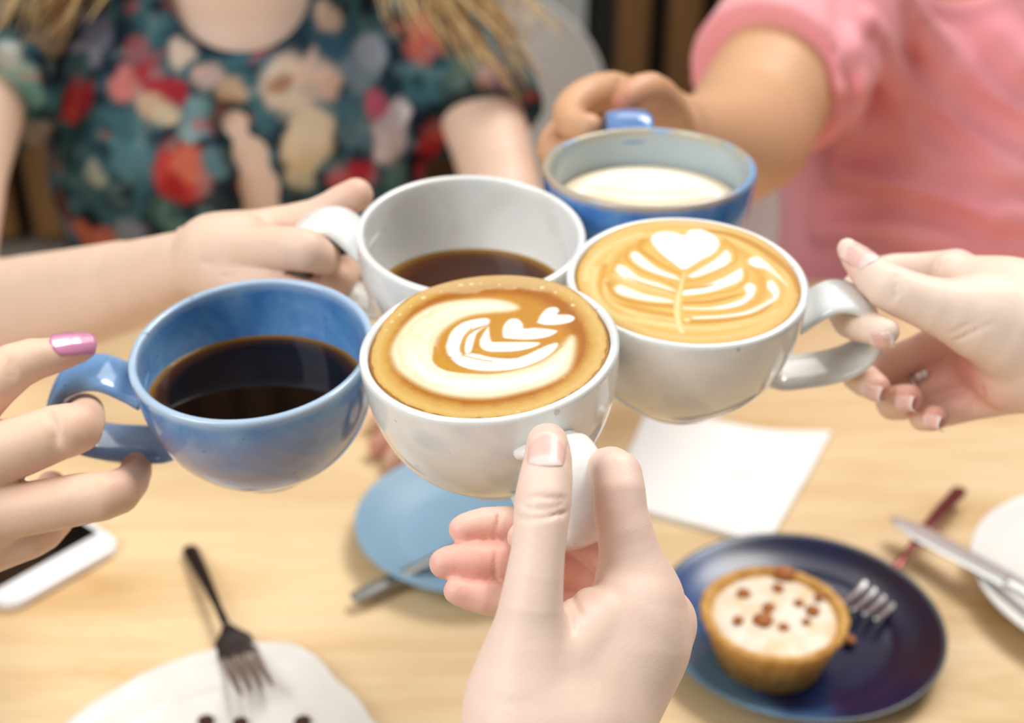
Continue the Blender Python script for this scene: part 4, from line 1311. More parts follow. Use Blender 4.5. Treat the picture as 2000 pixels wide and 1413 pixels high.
# ---- right: hand pinching the white cup's handle
def hand_right():
    b = Blob(kp=0.013)
    b.mass([(1935, 612, .597, 84), (2010, 640, .600, 110)])
    b.mass([(1860, 535, .622, 40), (1960, 590, .612, 70), (2060, 640, .605, 105)])
    b.mass([(1975, 735, .612, 66), (2080, 720, .606, 95)])
    b.mass([(1920, 700, .628, 52), (2060, 690, .615, 90)])
    b.mass([(2060, 670, .602, 110), (2200, 720, .59, 104), (2400, 800, .575, 104), (2900, 1020, .54, 140)])
    b.chain([(1960, 640, .592, 78), (1868, 610, .590, 62), (1790, 584, .590, 50), (1735, 560, .592, 46), (1690, 525, .598, 35), (1660, 492, .604, 23), (1655, 485, .605, 20)], 0.012)
    b.chain([(1868, 528, .630, 40), (1790, 528, .640, 34), (1712, 536, .644, 33), (1652, 592, .634, 31), (1660, 628, .612, 33), (1705, 642, .590, 31), (1731, 648, .584, 26)], 0.008)
    b.chain([(1900, 640, .634, 46), (1800, 690, .646, 38), (1712, 725, .650, 38), (1672, 728, .640, 32), (1690, 744, .622, 32), (1712, 757, .612, 27)], 0.006)
    b.chain([(1940, 700, .630, 46), (1850, 745, .640, 38), (1760, 786, .646, 36), (1742, 785, .634, 30), (1762, 780, .620, 29), (1777, 777, .612, 26)], 0.006)
    b.chain([(1975, 765, .622, 44), (1890, 790, .632, 34), (1812, 812, .638, 30), (1806, 815, .628, 27), (1820, 817, .616, 26), (1829, 816, .610, 24)], 0.006)
    cr = []
    cr += b.crease([(1748, 530), (1752, 560), (1744, 590)], .0006)
    cr += b.crease([(1760, 528), (1766, 556), (1760, 580)], .0005)
    cr += b.crease([(1826, 530), (1828, 518), (1834, 506)], .0005)
    cr += b.crease([(1838, 534), (1841, 520), (1850, 508)], .0005)
    cr += b.crease([(1890, 740), (1900, 775), (1898, 808)], .0010)
    cr += b.crease([(1918, 750), (1930, 790), (1932, 818)], .0009)
    cr += b.crease([(1862, 668), (1900, 650), (1940, 632)], .0008)
    cr += b.crease([(1852, 655), (1880, 640), (1910, 630)], .0006)
    b.carve = cr
    root = thing('person', 'pale hand entering from the right edge, pinching the white cup handle, nails unpainted', 'person', P(2200, 720, .59))
    sp = [(P(1725, 665, .600), .008, .55), (P(1715, 770, .604), .010, .6), (P(1778, 785, .604), .009, .6), (P(1830, 825, .603), .008, .6), (P(1810, 690, .63), .03, .45), (P(1850, 650, .61), .014, .35), (P(1880, 740, .62), .02, .35), (P(1655, 540, .60), .009, .5), (P(1838, 538, .60), .012, .25), (P(1950, 760, .61), .02, .3)]
    finish(b, 'hand', 0.0012, SKIN_LIGHT, root, sp)
    a0, a1 = P(1708, 520, .592), P(1652, 470, .604)
    cen = P(1681, 498, .596); nr = unit(.62 * unit(CAM - cen) + .58 * UP + .16 * RIGHT)
    h = b.hit(cen + nr * .012, -nr, .03)
    nail(b, unit(a1 - a0), h, nr, .0165, .0115, NAIL_BARE, root, ext=0.15)
    # the other nails, seen from their tips
    for (u0, v0, z0), (u1, v1, z1), nd, L, W in (((1700, 655, .590), (1736, 664, .582), (0, -.45, .9), .010, .009), ((1692, 752, .615), (1712, 778, .606), (-.55, -.55, .6), .010, .0085),
                                            ((1762, 778, .615), (1775, 795, .606), (-.55, -.5, .65), .009, .008), ((1815, 815, .612), (1826, 833, .604), (-.55, -.5, .65), .0085, .0075)):
        c0 = (P(u0, v0, z0) + P(u1, v1, z1)) / 2
        nr = unit(nd[0] * RIGHT + nd[1] * UP + nd[2] * unit(CAM - c0))
        h = b.hit(c0 + nr * .014, -nr, .03)
        if h is not None:
            nail(b, unit(P(u1, v1, z1) - P(u0, v0, z0)), h, nr, L, W, NAIL_BARE, root)
    settle(root)
    return b, root
bodyC, handC = hand_right()
# ring on the ring finger
rc = P(1795, 768, .6435)
ax = unit(P(1850, 745, .640) - P(1760, 786, .646))
rg = thing('ring', 'slim silver ring with a small clear stone on a finger of the right-hand hand', 'ring', rc)
e1 = unit(np.cross(ax, FWD)); e2 = np.cross(ax, e1)
rc2 = rc
pth = np.array([rc2 - rc + (e1 * math.cos(a) + e2 * math.sin(a)) * .0088 for a in np.linspace(0, 2 * math.pi, 49)])
V, Fc = sweep(pth, ax, .0011, .0008, 10, 2.0, cap=False)
mesh_obj('band', V, Fc, STEEL, rg)
for dx in (0, .0028):
    bm = bmesh.new(); bmesh.ops.create_icosphere(bm, subdivisions=1, radius=.0022)
    me = bpy.data.meshes.new('stone'); bm.to_mesh(me); bm.free()
    g = MB('clear_stone', 0.02, 1.0); g.base((.9, .92, .95)); g.b.inputs['Metallic'].default_value = 0.7
    me.materials.append(g.m); so = bpy.data.objects.new('stone', me); COL.objects.link(so); so.parent = rg
    so.location = Vector((rc2 - rc) + unit(UP - .9 * FWD - .3 * RIGHT) * .0102 + ax * dx)
# ---------------------------------------------------------------- people across the table
def multi(blobs):
    """(blob, voxel, lo, hi) surfaces gathered in one mesh"""
    Vs, Qs, o = [], [], 0
    for b, h, lo, hi in blobs:
        V, Q = surfnet(b, h, lo=lo, hi=hi)
        Vs.append(V); Qs.append(Q + o); o += len(V)
    return np.vstack(Vs), np.vstack(Qs)

def W3(x, y, z): return np.array([x, y, z], float)

def head_prims(b, c, look, s=1.0):
    """skull, jaw, nose, lips, ears about the head centre c, facing look"""
    f = unit(look); r = unit(np.cross(f, [0, 0, 1])); u = np.cross(r, f)
    def q(x, y, z): return c + s * (r * x + f * y + u * z)
    b.massw([(q(0, -.022, .030), .082 * s), (q(0, .006, .020), .076 * s)])
    b.massw([(q(0, .025, -.02), .062 * s), (q(0, .045, -.085), .030 * s)])
    b.massw([(q(-.035, .02, -.06), .030 * s), (q(0, .050, -.092), .022 * s)])
    b.massw([(q(.035, .02, -.06), .030 * s), (q(0, .050, -.092), .022 * s)])
    b.chainw([(q(0, .080, .012), .008 * s), (q(0, .100, -.022), .010 * s)], .010)
    b.chainw([(q(-.012, .088, -.026), .007 * s), (q(.012, .088, -.026), .007 * s)], .008)
    b.chainw([(q(-.024, .072, -.053), .005 * s), (q(0, .085, -.050), .0075 * s), (q(.024, .072, -.053), .005 * s)], .003)
    b.chainw([(q(-.020, .071, -.062), .005 * s), (q(0, .082, -.064), .0085 * s), (q(.020, .071, -.062), .005 * s)], .003)
    b.chainw([(q(-.05, .065, .022), .010 * s), (q(.05, .065, .022), .010 * s)], .012)
    for e in (-1, 1):
        b.chainw([(q(e * .078, -.008, .012), .012 * s), (q(e * .074, 0, -.02), .009 * s)], .006)
        b.carve.append((seg_prim(q(e * .031, .088, .003), q(e * .031, .092, .003), .013 * s, .013 * s), .008))
        for zz in (.011, -.009):
            b.chainw([(q(e * .018, .076, .001), .003 * s), (q(e * .031, .0795, zz), .0040 * s), (q(e * .044, .072, .001), .003 * s)], .003, smooth=4)
    return q

EYE = plain('eye_white', (236, 232, 226), 0.15); IRIS = plain('iris_brown', (70, 48, 34), 0.15)
def face_red(q):
    return [(q(0, .088, -.050), .010, .8), (q(0, .086, -.064), .010, .8), (q(-.014, .080, -.057), .009, .7), (q(.014, .080, -.057), .009, .7), (q(-.045, .06, -.03), .02, .2), (q(.045, .06, -.03), .02, .2)]
BROW = plain('eyebrow_hair', (84, 62, 44), .7)
def eyes(q, root, s=1.0):
    for e in (-1, 1):
        pth = [q(e * x, y, z) for x, y, z in ((.014, .0815, .024), (.030, .0835, .030), (.048, .072, .024))]
        V, Fc = sweep(catmull(pth, 10), q(0, 0, 1) - q(0, 0, 0), [.0015, .003, .0032, .0032, .003, .003, .0028, .0024, .0018, .0008], [.003] * 10, 8, 2)
        mesh_obj('eyebrow', V, Fc, BROW, root)
    for e in (-1, 1):
        c = q(e * .031, .0645, .002); f = unit(q(0, 1, 0) - q(0, 0, 0))
        bm = bmesh.new(); bmesh.ops.create_uvsphere(bm, u_segments=20, v_segments=14, radius=.0125 * s)
        me = bpy.data.meshes.new('eye'); bm.to_mesh(me); bm.free(); me.materials.append(EYE)
        o = bpy.data.objects.new('eye', me); COL.objects.link(o); o.parent = root; o.location = c
        bm = bmesh.new(); bmesh.ops.create_uvsphere(bm, u_segments=14, v_segments=10, radius=.0062 * s)
        me = bpy.data.meshes.new('iris'); bm.to_mesh(me); bm.free(); me.materials.append(IRIS)
        i = bpy.data.objects.new('iris', me); COL.objects.link(i); i.parent = o; i.location = f * .0070 * s

def hair_part(root, c, q, mat, locks, seed, cap_r=.094, name='hair'):
    rng = random.Random(seed)
    geo = []
    cap = Blob(kp=.02)
    cap.massw([(q(0, -.030, .036), cap_r), (q(0, -.006, .040), cap_r * .93)])
    cap.massw([(q(0, -.05, -.02), .075), (q(0, -.05, -.10), .055)])
    cap.carve.append((seg_prim(q(0, .085, -.12), q(0, .105, .01), .074, .066), .012))
    V, Q = surfnet(cap, .005)
    V = V + (fbm(V * np.array([1, 1, .25]), 180, 3)[:, None] - .5) * .006
    geo.append((V, [tuple(x) for x in Q.tolist()]))
    for (pts, n, spread, w) in locks:
        for k in range(n):
            off = np.array([rng.gauss(0, 1), rng.gauss(0, 1), rng.gauss(0, .5)]) * spread
            ph = rng.random() * 6.28; am = rng.uniform(.002, .008)
            cv = []
            m_ = 26
            base = catmull(pts, m_)
            for i in range(m_):
                t = i / (m_ - 1)
                g = .35 + .65 * math.sin(math.pi * min(1, t * 1.1) * .5) + .5 * t * t
                cv.append(base[i] + off * g + np.array([math.sin(ph + t * 14), math.cos(ph + t * 11), 0]) * am * t)
            ww = w * rng.uniform(.6, 1.3)
            wd = [ww * math.sqrt(max(.02, 1 - (i / (m_ - 1)) ** 2.2)) for i in range(m_)]
            geo.append(sweep(cv, unit([rng.gauss(0, 1), rng.gauss(0, 1), .2]), wd, [x * .45 for x in wd], 6, 2))
    V, Fc = join_geo(geo)
    return mesh_obj(name, V, Fc, mat, root)

def hair_mat(name, a, b):
    m = MB(name, 0.45, 0.4)
    m.base(m.ramp(m.noise(120, 3, .6, stretch=(1, 1, .12)), [(0.3, s2l(a)), (0.7, s2l(b))]))
    return m.m
BLONDE = hair_mat('blonde_hair', (150, 116, 66), (222, 192, 138))
BLACKH = hair_mat('dark_hair', (24, 18, 16), (52, 38, 32))

# ---- the bodies those three arms belong to (outside the frame)
SHIRT_NAVY = plain('navy_cotton', (44, 52, 74), .85, .2, .1, 60)
SHIRT_GREY = plain('grey_knit', (150, 148, 146), .85, .2, .1, 60)
SHIRT_SAND = plain('sand_cotton', (196, 180, 158), .85, .2, .1, 60)
def torso(root, c, face, shoulder, elbow, mat, side, shirt_name='shirt', head=None, skin_m=None):
    """seated torso at c facing face; the sleeve runs from the shoulder to the elbow"""
    f = unit(face); r = unit(np.cross(f, [0, 0, 1]))
    b = Blob(kp=.04)
    c = np.asarray(c, float)
    b.massw([(c + [0, 0, .46], .17), (c + [0, 0, .74], .155), (c + [0, 0, .94], .15)], f, 1.5)
    b.massw([(c + r * .15 + [0, 0, 1.03], .06), (c - r * .15 + [0, 0, 1.03], .06)])
    b.chainw([(c + r * side * .15 + [0, 0, 1.03], .062), (np.asarray(shoulder, float), .058), (np.asarray(elbow, float), .050)], .03)
    o = np.array(c - r * side * .19 + [0, 0, 1.0])
    b.chainw([(o, .06), (o + [0, 0, -.26] + f * .04, .052), (o + [0, 0, -.28] + f * .26, .042)], .03)
    V, Q = surfnet(b, .012)
    mesh_obj(shirt_name, V, Q, mat, root)
    t = Blob(kp=.04)
    for e in (-1, 1):
        t.chainw([(c + r * e * .09 + [0, 0, .53], .09), (c + r * e * .10 + f * .40 + [0, 0, .52], .064), (c + r * e * .10 + f * .42 + [0, 0, .06], .05)], .03)
    V, Q = surfnet(t, .015)
    mesh_obj('trousers', V, Q, SHIRT_NAVY, root)
    if head is not None:
        h = Blob(kp=.025)
        h.massw([(c + [0, 0, 1.06], .05), (c + [0, 0, 1.16] + f * .02, .05)])
        q = head_prims(h, c + np.array([0, 0, 1.27]) + f * .03, f)
        V, Q = surfnet(h, .006)
        mesh_obj('head', V, Q, skin_m, root, attrs={'red': glow_attr(V, face_red(q))})
        hair_part(root, c + np.array([0, 0, 1.27]) + f * .03, q, head, [], 2)
        eyes(q, root)
    settle(root)

torso(handA, (.10, -.30, 0), (0, 1, 0), (.27, -.24, 1.02), P(1240, 2900, .39), SHIRT_GREY, 1)
torso(handB, (-.90, .42, 0), (1, 0, 0), (-.80, .24, 1.02), P(-1150, 1500, .49), SHIRT_SAND, 1, head=BLACKH, skin_m=SKIN_WARM)
torso(handC, (.92, .50, 0), (-1, 0, 0), (.80, .64, 1.02), P(2900, 1020, .54), SHIRT_GREY, 1, head=BLONDE, skin_m=SKIN_LIGHT)
# ---- woman in the floral blouse -------------------------------------------------
def floral_person():
    root = thing('person', 'woman in dark floral blouse, blonde hair, holding out the white cup of black coffee', 'person', (-.27, 1.34, .45))
    body = Blob(kp=.03)
    Y = W3(0, 1, 0)
    body.massw([(W3(-.265, 1.40, .52), .150), (P(470, 330, 1.41), .138), (P(455, 60, 1.39), .140)], Y, 1.5)
    body.massw([(P(140, -60, 1.40), .050), (P(800, -60, 1.42), .050)])
    body.massw([(P(470, -110, 1.38), .050), (P(470, -250, 1.32), .048)])
    body.kp = .03
    # right arm (seen at the left of the photo), forearm and hand to the cup
    arm = Blob(kp=.03)
    arm.chain([(110, -50, 1.37, 106), (-40, 200, 1.26, 88), (-100, 480, 1.07, 90), (-130, 625, .95, 112)])
    arm.chain([(-130, 625, .95, 112), (60, 605, .87, 104), (240, 560, .77, 86), (372, 518, .700, 70), (430, 505, .682, 62)])
    arm.mass([(60, 605, .87, 100), (240, 560, .77, 82)])
    left = Blob(kp=.03)
    left.chain([(800, -50, 1.41, 100), (925, 180, 1.37, 84), (985, 390, 1.31, 74)])
    left.chain([(985, 390, 1.31, 74), (925, 600, 1.215, 72), (862, 745, 1.125, 56)])
    left.mass([(985, 390, 1.31, 70), (925, 600, 1.215, 68)])
    qf = head_prims(body, P(480, -470, 1.27), W3(.1, -1, -.18))
    body_hi = None
    bl = [(body, .006, None, None), (arm, .004, None, P(372, 515, .70) + np.array([.012, 1, 1])), (left, .004, None, None)]
    # hand on the cup
    h = Blob(kp=.014)
    h.mass([(372, 515, .700, 70), (440, 500, .680, 66), (475, 475, .672, 52)])
    h.mass([(440, 520, .680, 60), (480, 540, .668, 42)])
    h.chain([(420, 480, .69, 56), (520, 447, .690, 40), (615, 425, .684, 36), (665, 397, .680, 34), (696, 381, .678, 33)], .010)
    h.chain([(450, 490, .668, 48), (540, 485, .648, 44), (598, 490, .640, 42), (632, 505, .655, 34), (628, 510, .680, 30), (590, 505, .695, 28)], .008)
    h.chain([(450, 540, .668, 46), (530, 560, .652, 38), (600, 580, .650, 34), (660, 555, .672, 30), (680, 525, .690, 28)], .008)
    h.chain([(450, 560, .676, 42), (530, 600, .664, 36), (590, 620, .664, 32), (630, 595, .684, 28)], .008)
    h.chain([(440, 570, .685, 38), (510, 625, .676, 32), (560, 645, .676, 28), (590, 625, .69, 25)], .008)
    h.carve = h.crease([(388, 508), (402, 514), (416, 516)], .0011) + h.crease([(420, 538), (440, 541), (470, 540)], .0010)
    bl.append((h, .0015, P(372, 515, .70) - np.array([.004, 1, 1]), None))
    # hand lying on the table
    zt = TABLE_Z
    t = Blob(kp=.012)
    T = lambda u, v, hh: on_table(u, v, hh)
    t.massw([(T(862, 745, .030), .022), (T(835, 800, .022), .024), (T(815, 820, .018), .022)])
    t.massw([(T(862, 745, .030), .022), (T(870, 815, .020), .022)])
    for (a, b_, c_, r) in (((800, 825), (765, 850), (738, 873), .0078), ((822, 845), (790, 872), (768, 897), .0080), ((846, 850), (826, 885), (808, 912), .0078), ((872, 845), (864, 880), (852, 902), .0070)):
        t.chainw([(T(*a, .018), r + .0015), (T(*b_, .018), r + .0008), (T(*c_, .0085), r)], .006)
    t.chainw([(T(850, 760, .026), .013), (T(790, 775, .016), .0105), (T(755, 800, .012), .0092), (T(738, 820, .0095), .0085)], .008)
    bl.append((t, .002, None, None))
    V, Q = multi(bl)
    sp = [(P(700, 370, .67), .012, .35), *face_red(qf), (P(395, 511, .68), .006, .5), (P(640, 500, .66), .02, .25), (T(738, 873, .01), .02, .9), (T(800, 830, .01), .03, .4)]
    red = glow_attr(V, sp)
    mesh_obj('body', V, Q, SKIN_BEIGE, root, attrs={'red': red})
    for (a, b_) in (((750, 862), (737, 876)), ((778, 886), (767, 899)), ((815, 900), (807, 914))):
        c = t.hit(T(*b_, .0165) + np.array([0, 0, .02]), (0, 0, -1), .1)
        if c is None: continue
        nail(t, unit(T(*b_, 0) - T(*a, 0)), c + np.array([0, 0, .0]), (0, 0, 1), .012, .010, NAIL_RED, root, ext=.1)
    # blouse
    sh = Blob(kp=.035)
    sh.massw([(W3(-.268, 1.40, .46), .176), (P(463, 330, 1.41), .176), (P(463, 60, 1.385), .168)], Y, 1.5)
    sh.massw([(P(160, -50, 1.39), .060), (P(780, -50, 1.41), .060)])
    sh.chainw([(P(120, -50, 1.37), .068), (P(10, 130, 1.29), .062), (P(-60, 300, 1.2), .058)], .03, plane=(P(-10, 215, 1.26), P(-60, 300, 1.2) - P(10, 130, 1.29)))
    sh.chainw([(P(800, -40, 1.41), .068), (P(915, 170, 1.37), .062), (P(975, 360, 1.32), .060)], .03, plane=(P(937, 238, 1.355), P(975, 360, 1.32) - P(915, 170, 1.37)))
    # neckline, the long slit in front
    sh.carve.append((seg_prim(P(470, -60, 1.20), P(470, -40, 1.32), 150 * 1.2 / F, 135 * 1.3 / F), .012))
    sh.carve.append((seg_prim(P(470, -200, 1.20), P(470, -200, 1.45), .08, .10), .012))
    for (u, v, r) in ((455, 235, 38), (485, 300, 46), (500, 370, 50), (505, 430, 48)):
        c = None
        o = P(u, v, 1.0); c = sh.hit(CAM, o - CAM)
        if c is not None: sh.carve.append((seg_prim(c - FWD * .01, c + FWD * .012, r * 1.3 / F, r * 1.25 / F), .008))
    sh.disp = lambda p: (fbm(p * np.array([1, .6, .5]), 14, 4, 2) - .5) * .018
    V, Q = surfnet(sh, .005)
    mesh_obj('blouse', V, Q, FABRIC, root, colors=floral_paint(V, sh))
    # trousers
    tr = Blob(kp=.04)
    tr.massw([(W3(-.34, 1.42, .53), .095), (W3(-.19, 1.42, .53), .095)])
    for e in (-1, 1):
        tr.chainw([(W3(-.265 + e * .09, 1.40, .54), .085), (W3(-.265 + e * .11, .98, .52), .062), (W3(-.265 + e * .11, .98, .08), .048)], .03)
    V, Q = surfnet(tr, .012)
    mesh_obj('trousers', V, Q, plain('dark_denim', (46, 54, 74), .8, .2, .1, 80), root)
    hc = P(480, -470, 1.27)
    lk = []
    for (u1, v1, z1), (u2, v2, z2) in (((300, -250, 1.28), (60, 60, 1.24)), ((280, -220, 1.29), (110, 30, 1.25)), ((250, -200, 1.28), (10, 20, 1.22))):
        lk.append(([hc + W3(-.05, .01, .06), P(330, -450, 1.26), P(u1, v1, z1), P((u1 + u2) / 2 - 15, (v1 + v2) / 2, (z1 + z2) / 2 - .01), P(u2, v2, z2)], 26, .014, .0030))
    for (u1, v1, z1), (u2, v2, z2) in (((700, -230, 1.28), (985, 160, 1.26)), ((720, -200, 1.28), (900, 110, 1.25)), ((760, -180, 1.28), (1010, 60, 1.25)), ((690, -180, 1.27), (930, 20, 1.24)), ((720, -160, 1.27), (840, 40, 1.24))):
        lk.append(([hc + W3(.05, .01, .06), P(640, -450, 1.26), P(u1, v1, z1), P((u1 + u2) / 2 + 10, (v1 + v2) / 2, (z1 + z2) / 2 - .01), P(u2, v2, z2)], 26, .013, .0030))
    hair_part(root, hc, qf, BLONDE, lk, 7)
    eyes(qf, root)
    settle(root)
    return root

FABRIC = paint_mat('printed_fabric', 0.75, 0.2, (600, 0.3, 0.0006))

FLORAL = [
    # (u, v, radius px, colour, wobble)
    (355, 340, 62, (190, 62, 56)), (370, 325, 34, (214, 112, 88)), (340, 370, 26, (168, 36, 36)), (290, 168, 46, (176, 48, 62)), (335, 178, 36, (166, 34, 50)), (245, 160, 36, (214, 128, 122)), (290, 205, 32, (206, 176, 146)), (320, 225, 26, (226, 206, 174)),
    (150, 190, 34, (176, 46, 56)), (130, 220, 22, (190, 70, 74)), (565, 165, 62, (228, 206, 184)), (620, 150, 48, (222, 188, 168)), (545, 160, 22, (182, 140, 110)), (620, 120, 30, (232, 204, 186)), (600, 290, 50, (222, 200, 164)), (610, 250, 42, (226, 206, 176)), (585, 345, 36, (206, 180, 140)),
    (450, 180, 30, (196, 168, 138)), (405, 145, 26, (214, 176, 164)), (355, 100, 26, (216, 196, 176)), (760, 250, 46, (214, 200, 206)), (735, 205, 30, (196, 96, 120)), (755, 290, 36, (224, 208, 206)), (780, 220, 26, (226, 214, 218)), (840, 285, 30, (196, 54, 62)), (825, 330, 30, (204, 60, 64)), (860, 265, 22, (214, 90, 86)), (700, 350, 36, (176, 44, 56)), (660, 345, 22, (196, 96, 100)),
    (825, 80, 42, (196, 92, 82)), (815, 50, 30, (214, 120, 100)), (700, 130, 48, (120, 140, 156)), (725, 100, 36, (154, 168, 184)), (180, 100, 40, (166, 160, 178)), (195, 60, 36, (128, 130, 150)), (30, 150, 46, (146, 178, 166)), (15, 110, 34, (196, 200, 190)), (60, 180, 30, (110, 156, 148)), (100, 70, 34, (176, 152, 120)),
    (165, 460, 40, (196, 104, 72)), (205, 470, 34, (204, 112, 90)), (185, 340, 26, (184, 188, 172)), (250, 300, 52, (84, 128, 140)), (240, 250, 36, (64, 108, 118)), (390, 230, 40, (110, 150, 158)), (370, 260, 26, (140, 170, 172)), (255, 450, 32, (146, 150, 164)), (430, 320, 34, (94, 128, 134)), (80, 260, 40, (150, 140, 132)), (95, 310, 34, (112, 100, 92)),
    (650, 70, 50, (50, 92, 112)), (680, 210, 36, (70, 112, 128)), (690, 260, 34, (96, 128, 140)), (150, 130, 30, (66, 102, 108)), (215, 120, 24, (34, 50, 72)), (320, 420, 40, (60, 92, 84)), (420, 420, 40, (40, 56, 62)), (350, 460, 36, (74, 110, 98)), (560, 400, 40, (40, 58, 60)), (770, 350, 30, (96, 136, 130)), (880, 170, 34, (60, 84, 84)), (900, 130, 28, (90, 110, 96)), (960, 150, 30, (172, 140, 140)), (985, 165, 22, (130, 104, 150)),
    (220, 385, 30, (52, 74, 88)), (700, 170, 24, (128, 150, 160)), (300, 260, 20, (40, 60, 80)), (120, 400, 40, (58, 44, 30)), (560, 70, 20, (206, 180, 160)), (640, 30, 30, (196, 170, 150))]

def floral_paint(V, sh):
    n1 = fbm(V, 26, 1, 3); n2 = fbm(V, 60, 4, 2)
    c = np.zeros((len(V), 3))
    base = np.array([s2l((10, 16, 32)), s2l((20, 46, 60)), s2l((58, 100, 110)), s2l((14, 24, 36))])
    x = np.clip((n1 - .25) / .5, 0, .999) * 3
    i = x.astype(int); f = (x - i)[:, None]
    c = base[i] * (1 - f) + base[i + 1] * f
    wob = np.stack([fbm(V + 3.1, 60, 6, 2) - .5, fbm(V + 7.7, 60, 7, 2) - .5, fbm(V + 1.7, 60, 8, 2) - .5], 1) * .016
    for (u, v, r, col) in FLORAL:
        h = sh.hit(CAM, P(u, v, 1.0) - CAM, 2.0)
        if h is None or np.linalg.norm(h - CAM) > 1.7: continue
        rad = r * 1.3 / F * 1.08
        d = np.sqrt((((V + wob - h) * np.array([1, .6, 1.0])) ** 2).sum(1))
        k = np.clip((rad - d) / (rad * .28), 0, 1)[:, None]
        cc = np.array(s2l(col)) * (.66 + .36 * n2)[:, None]
        c = c * (1 - k) + cc * k
    # small leaves and petals filling the ground away from the listed blooms
    m = np.clip((fbm(V, 70, 21, 2) - .62) / .05, 0, 1)[:, None] * .35
    c = c * (1 - m) + np.array(s2l((120, 150, 146))) * m
    m = np.clip((fbm(V, 34, 31, 2) - .70) / .04, 0, 1)[:, None] * .5
    c = c * (1 - m) + np.array(s2l((186, 80, 78))) * m
    return c

floral_person()

